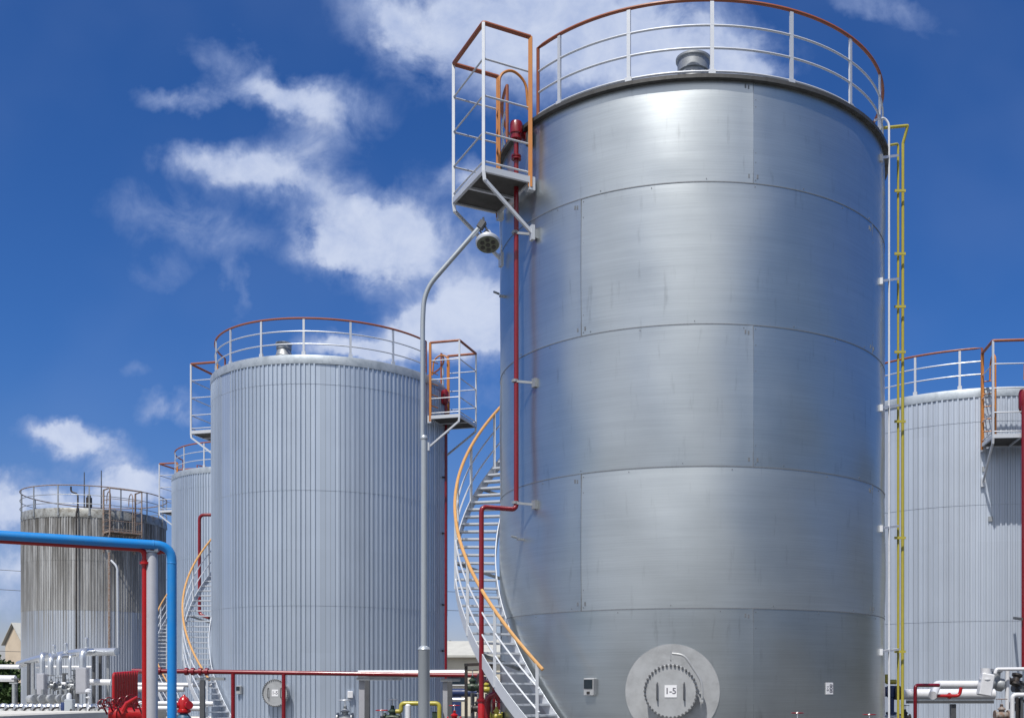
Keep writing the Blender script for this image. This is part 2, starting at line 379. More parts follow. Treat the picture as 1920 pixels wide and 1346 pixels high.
def arc(r, a0, a1, z, step=2.0):
    n = max(2, int(abs(a1 - a0) / step)); return [pol(r, a0 + (a1 - a0) * k / n, z) for k in range(n + 1)]

# ------------------------------------------------------------------ tank pieces (local: z = 0 at the ground)
R0 = 3.2
def add_railing(root, ztop, rails, height, r=3.15, off=1.0, step=21.6, gap=None, posts_n=16, rail='rail_orange', postmat='galvanised', gap2=None):
    mb = MB()
    segs = [(-180, 180)]
    if gap:
        segs = [(gap[1], gap[0] + 360)]
        if gap2: segs = [(gap[1], gap2[0]), (gap2[1], gap[0] + 360)]
    for (a0, a1) in segs:
        for h in rails: mb.tube(arc(r, a0, a1, ztop + h, 2.5), .017, 7)
    p = mb.build('railing', postmat, root)
    mt = MB()
    for (a0, a1) in segs:
        pts = arc(r, a0, a1, ztop + height, 2.5)
        if gap: pts = [pol(r, a0, ztop)] + pts + [pol(r, a1, ztop)]
        mt.tube(pts, .026, 8)
    mt.build('hand_rail', rail, p)
    for k in range(posts_n):
        a = off + step * k
        aa = ((a + 180) % 360) - 180
        bad = False
        for g in (gap, gap2):
            if g and (g[0] - 1 < aa < g[1] + 1 or g[0] - 1 < aa + 360 < g[1] + 1): bad = True
        if bad: continue
        q = MB(); c, s_ = pol(r, aa, ztop), R_(aa)
        q.box(c + Vector((0, 0, height / 2 - .01)), (.055, .03, height - .03), s_); q.box(c + Vector((0, 0, .05)), (.10, .05, .10), s_)
        q.build('railing_post', postmat, p, smooth=0)
    return p

def add_platform(root, az, zf, railh, R=R0, L=1.22, Wd=.84, n_mid=4, rust=False, hooks=(0, 1), gapin=.06, brace=.75, deckmat=None):
    n = Vector((math.sin(R_(az)), -math.cos(R_(az)), 0)); t = Vector((math.cos(R_(az)), math.sin(R_(az)), 0)); up = Vector((0, 0, 1))
    o = n * (R + gapin) + up * zf
    P = lambda a, b_, h=0.0: o + t * a + n * b_ + up * h
    wm = 'rusty' if rust else 'galvanised'; om = 'rusty' if rust else 'orange_paint'; tm = 'rusty' if rust else 'rail_orange'; h = L / 2
    fm = MB()
    fm.box(P(0, Wd / 2, .02), (L - .01, Wd - .01, .02), R_(az))
    root_p = fm.build('platform', 'grating', root, smooth=0)
    e = MB()
    for (p, q_) in (((-h, 0), (-h, Wd)), ((-h, Wd), (h, Wd)), ((h, Wd), (h, 0)), ((h, 0), (-h, 0))):
        e.beam(P(p[0], p[1], .03), P(q_[0], q_[1], .03), .045, .09)
    e.beam(P(0, .02, -.005), P(0, Wd - .02, -.005), .05, .03)
    e.build('edge_frame', wm, root_p, smooth=0)
    for a in (-h, h):
        q = MB(); q.beam(P(a, 0, -.08), P(a, 0, railh), .062, .062); q.build('corner_post', om, root_p, smooth=0)
    for a in (-h, h):
        q = MB(); q.beam(P(a, Wd, -.02), P(a, Wd, railh), .045, .045); q.build('railing_post', wm, root_p, smooth=0)
    mr = MB()
    for k in range(n_mid):
        hh = .10 + (railh - .10) * (k + .55) / (n_mid + .45)
        if k == 0: hh = .14
        else: hh = railh * k / n_mid + .02
        mr.tube(fillet([P(-h, 0, hh), P(-h, Wd, hh), P(h, Wd, hh), P(h, 0, hh)], .02, 3), .0145, 6)
    mr.build('mid_rail', wm, root_p)
    tr = MB(); tr.tube(fillet([P(-h, 0, railh), P(-h, Wd, railh), P(h, Wd, railh), P(h, 0, railh)], .03, 3), .034, 8)
    tr.build('hand_rail', tm, root_p)
    for a in (-h, h):
        q = MB(); q.beam(P(a, Wd, .0), P(a, Wd - .02, -.14), .05, .05); q.beam(P(a, Wd - .01, -.12), P(a * .96, -gapin + .02, -brace), .045, .045)
        q.box(P(a * .96, -gapin + .02, -brace), (.10, .05, .22), R_(az)); q.box(P(a * .96, -gapin + .04, -.02), (.10, .10, .20), R_(az))
        q.build('brace', wm, root_p, smooth=0)
    if hooks:   # the two tall grab bars leading over the rim on to the roof
        for a in [(-h + .28, h - .16)[i] for i in hooks]:
            q = MB(); q.tube(fillet([P(a, .10, .05), P(a, .10, railh - .12), P(a, -.12, railh + .02), P(a, -.36, railh - .12), P(a, -.40, railh - .55)], .16, 6), .022, 7)
            q.build('grab_bar', om, root_p)
        for k in range(5): q = MB(); q.tube([P(-h + .28, .10, .35 + .3 * k), P(-h, .02, .35 + .3 * k)], .014, 6); q.build('rung', om, root_p)
    return root_p

def add_stairs(root, R=R0, ri=3.28, ro=3.95, slope=.0595, ph0=-42.6, h0=-.31, ph_start=-22.5, ph_end=-176.0, rise=.155, sg=1, rail0=-36.2):
    """helical stair; height above ground = EYE + h0 + slope*(ph0-phi)"""
    H = lambda ph: EYE + h0 + slope * (ph0 - ph)
    m = MB()
    for rr in (ri, ro):
        n = int(abs(ph_end - ph_start) / 2); vs = []; fs = []
        for k in range(n + 1):
            ph = ph_start + (ph_end - ph_start) * k / n; z = H(ph)
            for (dr, dz) in ((-.008, -.13), (.008, -.13), (.008, .09), (-.008, .09)): vs.append(pol(rr + dr, ph * sg, max(z + dz, .01)))
        for k in range(n):
            for i in range(4):
                j = (i + 1) % 4; fs.append((k * 4 + i, k * 4 + j, k * 4 + 4 + j, k * 4 + 4 + i))
        fs += [(3, 2, 1, 0), (n * 4, n * 4 + 1, n * 4 + 2, n * 4 + 3)]; m._add(vs, fs)
    st = m.build('spiral_staircase', 'galvanised', root)
    z = .2
    while z < H(ph_end):
        ph = ph0 - (z - EYE - h0) / slope
        if ph < ph_start:
            t = MB(); t.box(pol((ri + ro) / 2, ph * sg, z), (.19, ro - ri - .03, .028), R_(ph * sg)); t.build('tread', 'galvanised', st, smooth=0)
        z += rise
    hr = MB(); n = 60; dh = .34 - h0 + slope * (rail0 - ph0) * 1.0
    dh = .34 + EYE - H(rail0)
    HR = lambda ph, f=1.0: H(ph) + dh * f + .0
    pts = [pol(ro, (rail0 + (ph_end - rail0) * k / n) * sg, HR(rail0 + (ph_end - rail0) * k / n)) for k in range(n + 1)]
    hr.tube(pts, .027, 8); hr.build('hand_rail', 'hand_yellow', st)
    for f in (.36, .68):
        q = MB(); q.tube([pol(ro, (rail0 - 1 + (ph_end - rail0) * k / n) * sg, HR(rail0 - 1 + (ph_end - rail0) * k / n, f)) for k in range(n + 1)], .015, 6); q.build('mid_rail', 'galvanised', st)
    ph = rail0 - 1.5
    while ph > ph_end:
        q = MB(); q.beam(pol(ro, ph * sg, H(ph) - .1), pol(ro, ph * sg, HR(ph)), .045, .045, up=(0, 1, 0)); q.build('baluster', 'galvanised', st, smooth=0); ph -= 13.4
    for ph in range(-60, int(ph_end), -26):
        q = MB(); q.beam(pol(R - .01, ph * sg, H(ph) - .35), pol(ro - .02, ph * sg, H(ph) - .10), .04, .05); q.build('support_bracket', 'galvanised_dull', st, smooth=0)
    return st

def add_manhole(root, az, zc, rc=.36, ring=.66, davit=True, R=R0, proud=.17, label='1-5', nb=40):
    n = Vector((math.sin(R_(az)), -math.cos(R_(az)), 0)); t = Vector((math.cos(R_(az)), math.sin(R_(az)), 0)); up = Vector((0, 0, 1))
    c = n * R + up * zc; q = MB()
    if ring: 
        vs = []; fs = []; N = 72                      # curved reinforcing plate that follows the shell
        rings = [(ring, -.02), (ring, .016), (ring * .7, .014), (rc * .9, .014)]
        for (rr, e) in rings:
            for k in range(N):
                a, h = rr * math.cos(2 * math.pi * k / N), rr * math.sin(2 * math.pi * k / N)
                aa = az + math.degrees(math.asin(a / R)); vs.append(pol(R + e + .008, aa, zc + h))
        for i in range(3):
            for k in range(N): l = (k + 1) % N; fs.append((i * N + k, i * N + l, (i + 1) * N + l, (i + 1) * N + k))
        q._add(vs, fs)
    q.lathe([(rc * .84, -.1), (rc * .84, proud - .04), (rc, proud - .04), (rc, proud - .012)], 48, c, n)
    mh = q.build('manhole', 'cover_metal', root, smooth=30)
    cv = MB(); cv.lathe([(rc, proud - .010), (rc, proud + .010), (rc - .006, proud + .016), (0, proud + .017)], 48, c, n); cv.build('cover', 'cover_metal', mh, smooth=30)
    bo = MB()
    for k in range(nb):
        th = 2 * math.pi * k / nb; p = c + t * (rc * .97 * math.cos(th)) + up * (rc * .97 * math.sin(th))
        bo.lathe([(.011, proud - .06), (.011, proud + .045)], 6, p, n)
        bo.lathe([(.018, proud + .017), (.018, proud + .035)], 6, p, n)
    bo.build('bolt_ring', 'bolt_steel', mh, smooth=0)
    for sgn in (-1, 1):
        hd = MB(); a = sgn * rc * .5
        hd.tube(fillet([c + t * a + up * .12 + n * (proud + .01), c + t * a + up * .12 + n * (proud + .07), c + t * a - up * .12 + n * (proud + .07), c + t * a - up * .12 + n * (proud + .01)], .02, 3), .010, 6)
        hd.build('handle', 'dark_steel', mh)
    pl = MB(); pl.box(c + n * (proud + .020), (.17, .006, .17), R_(az)); pl.cur = 1
    if label: pl.text(label, .12, c + n * (proud + .0235), t, up, .0006, .003)
    pl.build('number_plate', ['plate_white', 'ink'], mh, smooth=0)
    if davit:
        dv = MB(); e = proud - .02
        dv.tube(fillet([c + t * (rc + .06) - up * .10 + n * e, c + t * (rc + .06) + up * .13 + n * e, c + t * (rc * .50) + up * (rc + .13) + n * (e + .03), c + t * .02 + up * (rc + .15) + n * (e + .03)], .10, 6), .017, 8)
        dv.tube([c + up * (rc + .19) + n * (e + .03), c + up * (rc + .03) + n * (e + .03)], .009, 6)
        dv.box(c + up * (rc + .07) + n * (e + .03), (.08, .03, .016), R_(az)); dv.box(c + t * (rc + .05) - up * .02 + n * (e - .03), (.06, .07, .03), R_(az)); dv.box(c + t * (rc + .05) - up * .12 + n * (e - .05), (.05, .11, .05), R_(az))
        dv.build('davit_arm', 'cover_metal', mh)
    return mh

def add_vent(root, az, r, z, s=1.0):
    c = pol(r, az, z); q = MB(); q.lathe([(.30 * s, 0), (.30 * s, .04), (.25 * s, .10), (.21 * s, .30 * s)], 28, c); v_ = q.build('roof_vent', 'galvanised_dull', root)
    q = MB(); q.lathe([(.235 * s, .30 * s), (.235 * s, .46 * s), (.26 * s, .47 * s), (.26 * s, .50 * s), (.05, .53 * s)], 28, c); q.build('vent_cap', 'galvanised_dull', v_)
    return v_

def add_roof(root, R, z0, rise, m='cap_sheet'):
    q = MB(); prof = [(R, z0)] + [(R * (1 - k / 8), z0 + rise * (1 - (1 - k / 8) ** 1.5)) for k in range(1, 9)]
    q.lathe(prof, 72); return q.build('roof', m, root, smooth=40)

def clad_tank(name, loc, label, Ht, seams, mat_='cladding', cap='cap_sheet', R=R0, band=.23, group='corrugated storage tanks', nrib=165, z_shell0=.75):
    """Ht: height of the tank top above ground"""
    root = empty(name, loc, label, 'storage tank', group)
    m = MB(); prof = [(0, 0), (.44, 0), (.49, .023), (.80, .023), (.855, 0)]
    zs = [z_shell0]; 
    for s_ in sorted(seams): zs += [s_ - .008, s_]
    zs.append(Ht - band + .02); offs = [0]; cur = 0
    for s_ in sorted(seams): offs += [cur, cur + .006]; cur += .006
    offs.append(cur); vs = []; fs = []; N = nrib * len(prof)
    rnd = random.Random(len(label)); amp = []
    for k in range(nrib):
        if k % 7 == 0: flat = rnd.random() < .16; tilt = rnd.uniform(-.004, .004)
        amp.append((0.0 if (flat and k % 7 > 2) else rnd.uniform(.75, 1.15), tilt * (k % 7 - 3) / 3))
    for z, of in zip(zs, offs):
        for k in range(nrib):
            for (fr, dr) in prof:
                ex = .010 if (k % 7 == 0 and dr == 0 and fr == 0) else 0
                vs.append(pol(R + dr * amp[k][0] + amp[k][1] + of - ex, 360 * (k + fr) / nrib, z))
    for i in range(len(zs) - 1):
        for k in range(N): l = (k + 1) % N; fs.append((i * N + k, i * N + l, (i + 1) * N + l, (i + 1) * N + k))
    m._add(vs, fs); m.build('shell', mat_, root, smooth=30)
    q = MB(); e = .028 + cur
    q.lathe([(R - .02, Ht - band), (R + e, Ht - band), (R + e, Ht - .03), (R + e - .02, Ht - .004), (R - .06, Ht + .005)], 120); q.build('cap_band', cap, root, smooth=40)
    add_roof(root, R - .03, Ht, .30, cap)
    q = MB(); q.lathe([(R + .25, 0), (R + .25, z_shell0 - .06), (R + .1, z_shell0 - .01)], 96); q.build('plinth', 'concrete', root, smooth=40)
    return root

# ------------------------------------------------------------------ the ground
g = MB(); N = 40
g._add([(-1500, -1500, 0), (1500, -1500, 0), (1500, 1500, 0), (-1500, 1500, 0)], [(0, 1, 2, 3)])
tag(g.build('ground', 'yard_concrete', smooth=0), kind='structure')

# unseen dark ridge added behind the viewer to darken the tank's lower reflections
hm = MB(); vs = []; fs = []; nA, nRr = 90, 7
for i in range(nA + 1):
    a = -125 + 260 * i / nA
    for j in range(nRr):
        t = j / (nRr - 1); rr = 75 + 60 * t
        h = (12 + 5 * math.sin(R_(a) * 2.1 + 1) + 3.2 * math.sin(R_(a) * 7) + 1.5 * math.sin(R_(a) * 19) + (13 if a > 20 else 0) * min(1, (a - 20) / 25 if a > 20 else 0)) * math.sin(min(t * 1.7, 1) * math.pi / 2) if j else -.5
        vs.append((rr * math.sin(R_(a)), -rr * math.cos(R_(a)), h))
for i in range(nA):
    for j in range(nRr - 1): p = i * nRr + j; fs.append((p, p + nRr, p + nRr + 1, p + 1))
hm._add(vs, fs); tag(hm.build('reflection_ridge', 'ridge_dark', smooth=60), kind='structure')

# ------------------------------------------------------------------ the big smooth tank
T1 = Vector((1.549, 18.78, 0))
t1 = empty('storage_tank', T1, 'large smooth brushed metal tank with welded plates, nearest and tallest in view', 'storage tank')
HT1 = EYE + 8.66
seamz = [EYE + h * 3.2 for h in (.376, 1.0, 1.6245, 2.249)]
courses = [.8] + seamz + [HT1]
shell = MB(); noise_r = random.Random(11); ph_ = [noise_r.uniform(0, 6.28) for _ in range(12)]
def wob(phi, z):
    return 1.3 * (.0035 * math.sin(R_(phi) * 5 + z * 1.3 + ph_[0]) + .003 * math.sin(R_(phi) * 9 - z * 2.1 + ph_[1]) + .0022 * math.sin(R_(phi) * 17 + z * 3.3 + ph_[2]))
for ci in range(5):
    z0, z1 = courses[ci], courses[ci + 1]; a_off = 11.45 if ci % 2 == 0 else -34.2
    for k in range(4):
        a0 = a_off + 90 * k - (90 - 91.3) * 0; a1 = a0 + 90; nx, nz = 54, 12; vs = []; fs = []
        shell.av = noise_r.uniform(.05, 1)
        for j in range(nz + 1):
            tz = j / nz; z = z0 + (z1 - z0) * tz
            for i in range(nx + 1):
                ti = i / nx; a = a0 + 90 * ti
                edge = min(1, min(ti, 1 - ti) * 14) * min(1, min(tz, 1 - tz) * 6)
                r = R0 + .010 * math.sin(math.pi * tz) + wob(a, z) * edge + (.004 if ti > .999 else 0) - .0015 * (1 - ti)
                vs.append(pol(r, a, z))
        for j in range(nz):
            for i in range(nx): p = j * (nx + 1) + i; fs.append((p, p + 1, p + nx + 2, p + nx + 1))
        shell._add(vs, fs)
        # seams: thin lapped strip with rivets
        shell.cur = 1; shell.av = 0
        shell.box(pol(R0 + .002, a0, (z0 + z1) / 2), (.010, .010, z1 - z0 - .01), R_(a0))
        for zz_ in (z0 + .05, z0 + .3, (z0 + z1) / 2 - .3, (z0 + z1) / 2 + .35, z1 - .28, z1 - .05):
            shell.lathe([(.008, 0), (.008, .006)], 6, pol(R0, a0 + .7, zz_), pol(1, a0 + .7, 0))
        for (da, dz) in ((-1.1, .10), (1.2, .10), (-1.2, z1 - z0 - .11), (-2.0, z1 - z0 - .10)):
            shell.box(pol(R0 + .003, a0 + da, z0 + dz), (.022, .008, .055), R_(a0 + da))
        shell.cur = 0
    if ci:
        shell.cur = 1; shell.av = 0; N = 144; vs = []; fs = []
        for (dr, dz) in ((-.01, -.006), (.006, -.006), (.006, .006), (-.01, .006)):
            for k in range(N): vs.append(pol(R0 + dr, 360 * k / N, z0 + dz))
        for i in range(4):
            for k in range(N): l = (k + 1) % N; j = (i + 1) % 4; fs.append((i * N + k, i * N + l, j * N + l, j * N + k))
        shell._add(vs, fs)
        for k in range(26):
            a = k * 13.9 + ci * 3; shell.lathe([(.008, 0), (.008, .008)], 6, pol(R0, a, z0 + (.04 if k % 2 else -.045)), pol(1, a, 0))
        shell.cur = 0
shell.build('shell', ['brushed_plate', 'seam_dark'], t1, smooth=25)
q = MB(); q.lathe([(R0 - .03, HT1 - .045), (R0 + .08, HT1 - .04), (R0 + .08, HT1 + .015), (R0 - .03, HT1 + .025)], 128); q.build('rim_flange', 'rim_dark', t1, smooth=30)
add_roof(t1, R0 - .02, HT1 + .02, .35)
q = MB(); q.lathe([(R0 + .3, 0), (R0 + .3, .7), (R0 + .12, .8)], 96); q.build('plinth', 'concrete', t1, smooth=40)
add_railing(t1, HT1 + .02, (.08, .41, .73), 1.09, r=3.17, off=-63.7, step=21.55, posts_n=16, gap=(-72, -51))
add_platform(t1, -61.5, EYE + 7.70, 2.18, hooks=(0,), Wd=.76)
add_stairs(t1)
add_manhole(t1, -9.2, EYE + .035, rc=.375, ring=.665)
add_vent(t1, -3.5, 2.55, HT1 + .12, 1.0)
# gauge box, label plate, small cable cleats on the shell
gq = MB(); c = pol(R0 + .05, -30.9, EYE + .10); s_ = R_(-30.9); gq.box(c, (.17, .10, .25), s_, bev=.01); gq.box(c + pol(.0, 0, 0) + Vector((.155, .11, 0)), (.05, .07, .25), s_, bev=.008)
gb = gq.build('gauge_box', 'cover_metal', t1, smooth=30)
gq = MB(); gq.box(c + pol(.053, -30.9, .04), (.14, .01, .13), s_); gq.build('display', 'window_dark', gb, smooth=0)
gq = MB(); gq.box(c + pol(.053, -30.9, -.085), (.05, .008, .035), s_); gq.build('nameplate', 'black_steel', gb, smooth=0)
lp = MB(); a = 34.3; c = pol(R0 + .018, a, EYE + .078); tt = Vector((math.cos(R_(a)), math.sin(R_(a)), 0)); nn = pol(1, a, 0)
lp.box(c, (.145, .006, .17), R_(a)); lp.cur = 1
lp.text('1-5', .062, c + nn * .004 - tt * .038, (0, 0, -1), tt, .0005, .001); lp.text('808', .085, c + nn * .004 + tt * .028, (0, 0, -1), tt, .0005, .002)
lp.build('label_plate', ['plate_white', 'ink'], t1, smooth=0)
for (a, z_) in ((-57.5, EYE + 2.37), (-71, EYE + 6.35)):
    q = MB(); c = pol(R0 + .05, a, z_); q.box(c, (.05, .12, .03), R_(a)); q.tube([c + Vector((-.06, -.05, .02)), c + Vector((-.14, -.12, .03))], .018, 7); q.build('cable_cleat', 'galvanised_dull', t1, smooth=30)

# ------------------------------------------------------------------ the corrugated tanks
HT2 = EYE + 8.58; SE = [EYE + 2.23, EYE + 5.15, EYE + 7.84]
T2 = Vector((-7.518, 31.26, 0))
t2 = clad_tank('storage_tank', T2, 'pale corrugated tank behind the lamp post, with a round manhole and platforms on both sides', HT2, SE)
add_railing(t2, HT2, (.30, .62), .95, r=3.12, off=-63.6, step=21.4, posts_n=16, gap=(-113, -95), gap2=(66, 86))
add_platform(t2, -104, EYE + 7.43, 1.98, hooks=())
add_platform(t2, 75, EYE + 7.40, 2.04, hooks=(1,))
add_stairs(t2)
add_manhole(t2, -10.4, EYE + .02, rc=.345, ring=None, davit=False, proud=.22)
add_vent(t2, -14, 2.62, HT2 + .08, .82)
for (a, hh, w_) in ((-31.8, .10, .16), (21.5, -.02, .13)):
    q = MB(); q.box(pol(R0 + .06, a, EYE + hh), (w_, .08, w_ * 1.35), R_(a), bev=.01); gb = q.build('gauge_box' if a < 0 else 'label_plate', 'cover_metal' if a < 0 else 'plate_white', t2, smooth=30)
    if a < 0: q = MB(); q.box(pol(R0 + .103, a, EYE + hh + .035), (w_ * .8, .01, w_ * .65), R_(a)); q.build('display', 'window_dark', gb, smooth=0)

T3 = Vector((-13.87, 45.0, 0))
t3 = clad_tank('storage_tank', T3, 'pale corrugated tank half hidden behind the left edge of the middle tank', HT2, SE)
add_railing(t3, HT2, (.30, .62), .95, r=3.12, off=-63.6, step=21.4, posts_n=16, gap=(-113, -95))
add_platform(t3, -104, EYE + 7.43, 1.98, hooks=())
add_stairs(t3)

T4 = Vector((-24.62, 54.2, 0))
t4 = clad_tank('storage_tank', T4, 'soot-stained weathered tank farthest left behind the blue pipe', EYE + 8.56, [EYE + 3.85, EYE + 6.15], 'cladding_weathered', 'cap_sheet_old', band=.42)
add_railing(t4, EYE + 8.56 - .35, (.55, .95), 1.38, r=3.27, off=-28, step=24, posts_n=15, rail='rusty', postmat='galvanised_dull')
add_platform(t4, 43, EYE + 7.42, 2.0, rust=True, hooks=(0, 1), L=1.45, Wd=.8)
for (px, py, top) in ((158, 935, 885), (190, 935, 882)):
    w_ = at(px, py, 53.0); q = MB(); q.tube([Vector((w_.x, w_.y, HT2 + .1)) - T4, at(px, top, 53.0) - T4], [.035, .02], 6); q.build('antenna_mast', 'dark_steel', t4)
q = MB(); w_ = at(167, 944, 52.5) - T4; q.box(w_ + Vector((0, 0, .05)), (.22, .2, .5), bev=.02); q.box(w_ + Vector((0, 0, .36)), (.13, .14, .16), bev=.02); q.build('roof_instrument', 'black_steel', t4)
q = MB(); w_ = at(146, 960, 51.2) - T4
q.tube(fillet([at(143, 1230, 50.9) - T4, at(143, 962, 50.9) - T4, at(146, 950, 51.0) - T4, at(146, 925, 51.2) - T4, at(133, 922, 51.2) - T4, at(133, 912, 51.2) - T4], .2, 4), .04, 8); q.build('level_pipe', 'black_steel', t4)
q = MB(); w_ = at(205, 1035, 50.95) - T4; q.tube([w_, at(205, 1215, 50.95) - T4], .06, 8); q.build('drain_pipe', 'rusty', t4)
q = MB(); q.tube(fillet([at(208, 1050, 50.6) - T4, at(220, 1062, 50.6) - T4, at(221, 1225, 50.6) - T4], .3, 5), .05, 8); q.build('vent_pipe', 'galvanised', t4)

R5 = 4.0; T5 = Vector((10.2, 30.6, 0)); HT5 = EYE + 7.37
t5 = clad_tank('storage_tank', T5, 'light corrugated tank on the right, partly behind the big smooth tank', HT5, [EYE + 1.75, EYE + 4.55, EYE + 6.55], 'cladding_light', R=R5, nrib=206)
add_railing(t5, HT5, (.35, .66), .98, r=3.92, off=-52.4, step=15.65, posts_n=23, gap=(-13.6, 3.6))
add_platform(t5, -5.0, EYE + 5.93, 2.24, R=R5, L=1.25, Wd=.95, brace=.85)
for a in (-13, -11):
    q = MB(); q.box(pol(R5 + .03, a, EYE + 5.4 - .6 * (a + 13)), (.1, .05, .12), R_(a)); q.build('wall_bracket', 'galvanised_dull', t5, smooth=0)

# ------------------------------------------------------------------ pipes
def pipe(name, label, cat, pts, r, m, fr=.15, group=None, n=12, flanges=(), extra=None):
    """top-level pipe: Empty > run, flanges"""
    root = empty(name, pts[0] if not isinstance(pts[0], tuple) else Vector(pts[0]), label, cat, group); o = root.location.copy()
    q = MB(); q.tube([Vector(p) - o for p in fillet(pts, fr)], r, n); run = q.build('pipe_run', m, root)
    for (p, ax) in flanges:
        f = MB(); f.lathe([(r * 1.9, -r * .45), (r * 1.9, r * .45)], 16, Vector(p) - o, ax)
        f.lathe([(r * 1.25, -r * 1.2), (r * 1.25, r * 1.2)], 16, Vector(p) - o, ax); f.build('flange', m, root)
    if extra: extra(root, o)
    return root
# foam riser on the big tank
rp = at(968, 350, 16.88)
def riser_extra(root, o):
    for py in (436, 714, 942):
        q = MB(); a = at(966, py, 16.88) - o; e = at(1003, py + 4, 16.76) - o; q.beam(a + Vector((-.05, 0, 0)), e, .022, .035)
        q.box(e, (.09, .06, .13), R_(-51)); q.lathe([(.05, -.02), (.05, .02)], 12, a); q.build('pipe_bracket', 'galvanised_dull', root, smooth=30)
    q = MB(); c = at(968, 247, 16.88) - o
    q.lathe([(.05, -.14), (.085, -.12), (.085, -.05), (.10, -.04), (.10, .11), (.085, .14), (.02, .15)], 18, c); q.lathe([(.05, 0), (.05, .14), (.075, .145), (.075, .17)], 14, c + Vector((0, 0, -.02)), (.6, .5, 0)); q.build('foam_chamber', 'red_paint', root)
    q = MB(); c = at(968, 296, 16.88) - o; q.lathe([(.075, -.03), (.075, -.008), (.045, 0), (.075, .008), (.075, .03)], 16, c); q.build('flange', 'red_paint', root)
    q = MB(); q.tube(fillet([at(972, 245, 16.9) - o, at(985, 243, 17.0) - o, at(1003, 236, 17.05) - o], .05, 4), .05, 10); q.box(at(994, 262, 16.85) - o, (.12, .1, .22), .6, bev=.02); q.build('inlet_box', 'dark_steel', root)
z0 = (HY - 955) / F * 16.88 + EYE
pr = [at(968, 240, 16.88), Vector((rp.x, rp.y, z0)), Vector((-1.755, 16.62, z0)), Vector((-1.755, 16.62, .3))]
pipe('riser_pipe', 'long red pipe running up the left side of the big tank through its platform', 'pipe', pr, .037, 'red_paint', .09, extra=riser_extra, flanges=[(Vector((-1.755, 16.62, EYE - .10)), (0, 0, 1))])
q = MB(); q.lathe([(.055, -.6), (.055, .12), (.037, .16)], 14, Vector((-1.755, 16.62, EYE - .22))); sleeve = q.build('pipe_sleeve', 'bright_red'); tag(sleeve, 'bright red valve body at the foot of the long red riser, beside the spiral stairs', 'valve')
# foam riser on the middle tank
def riser2(root, o):
    q = MB(); c = at(834, 742, 30.6) - o; q.lathe([(.04, -.26), (.09, -.22), (.11, -.10), (.11, .10), (.07, .15)], 16, c); q.build('foam_chamber', 'red_paint', root)
    for py in (895, 1000, 1134, 1220):
        q = MB(); q.beam(at(836, py, 30.6) - o, at(826, py - 1, 30.9) - o, .05, .05); q.build('pipe_bracket', 'dark_steel', root, smooth=0)
pipe('riser_pipe', 'thin dark red pipe down the right edge of the middle corrugated tank', 'pipe', [at(836, 730, 30.6), at(836, 1346, 30.6)], .036, 'red_paint', .1, extra=riser2)
# riser on right tank
def riser5(root, o):
    q = MB(); c = at(1920, 752, 25.7) - o; q.lathe([(.05, -.45), (.06, -.30), (.10, -.24), (.125, -.15), (.125, .18), (.10, .26), (.03, .28)], 18, c); q.build('foam_chamber', 'red_paint', root)
    q = MB(); q.beam(at(1915, 1160, 25.4) - o, at(1902, 1158, 26.4) - o, .06, .06); q.build('pipe_bracket', 'dark_steel', root, smooth=0)
pipe('riser_pipe', 'red pipe rising through the platform of the light tank on the right', 'pipe', [at(1919, 760, 25.5), at(1919, 1252, 25.5)], .046, 'red_paint', .1, extra=riser5)
# red pipe on the half hidden tank
pipe('bent_pipe', 'thin red pipe bent into an upside-down U on the half hidden tank', 'pipe', [at(410, 965, 40.4), at(374, 965, 40.4), at(374, 1152, 40.4), at(392, 1158, 40.2)], .06, 'red_paint', .2)
# blue main, red line below it and the grey post
BL0 = Vector((-10.35, 8.8, EYE + 1.60)); BL1 = Vector((-4.62, 12.0, EYE + 1.60))
pipe('water_main', 'bright blue pipe crossing the left side and bending down to the ground', 'pipe', [BL0, BL1, Vector((-4.62, 12.0, .0))], .0495, 'blue_paint', .17, n=20, extra=lambda root, o: [MB().lathe([(.0500, -.006), (.0525, -.003), (.0525, .003), (.0500, .006)], 20, Vector(p_) - o, ax_).build('weld_ring', 'blue_paint', root) for (p_, ax_) in ((BL1 - (BL1 - BL0).normalized() * .19, BL1 - BL0), (Vector((-4.62, 12.0, EYE + 1.41)), (0, 0, 1)), (BL1 - (BL1 - BL0).normalized() * 2.2, BL1 - BL0))])
dv = (BL1 - BL0).normalized(); off = Vector((.02, .06, -.047))
rA = BL0 + off; rC = BL1 + off - dv * .10; rB = BL1 + off - dv * .30; rB.x = (271.5 - CX) / F * rB.y
pipe('fire_pipe', 'red pipe tucked under the blue pipe and turning down beside the grey post', 'pipe', [rA, rB, Vector((rB.x, rB.y, 0))], .030, 'bright_red', .08, n=14, flanges=[(rB + Vector((0, 0, -.15)), (0, 0, 1))])
q = MB(); q.tube([Vector((0, 0, 0)), (rC - rB)], .034, 14); q.lathe([(.045, -.02), (.045, .02)], 14, (rC - rB) * .4, dv)
tag(q.build('pipe_stub', 'bright_red', loc=rB + Vector((.04, .03, -.005))), 'short red capped pipe end under the elbow of the blue pipe', 'pipe')
gp = Vector(((284.5 - CX) / F * 11.95, 11.95, 0)); sp = empty('support_post', gp, 'round grey steel post carrying the blue and red pipes', 'post')
q = MB(); q.lathe([(.064, 0), (.064, EYE + 1.50), (.058, EYE + 1.515)], 24); q.lathe([(.11, 0), (.11, .02)], 20); q.build('post', 'post_grey', sp)
q = MB(); q.box((0, -.0, EYE + 1.53), (.12, .10, .02), .5); q.tube([(-.05, 0, EYE + 1.5), (-.055, -.03, EYE + 1.62)], .006, 6); q.tube([(.05, 0, EYE + 1.5), (.055, -.03, EYE + 1.60)], .006, 6); q.box((.065, -.02, EYE + 1.545), (.04, .05, .03)); q.build('pipe_clamp', 'galvanised', sp, smooth=30)

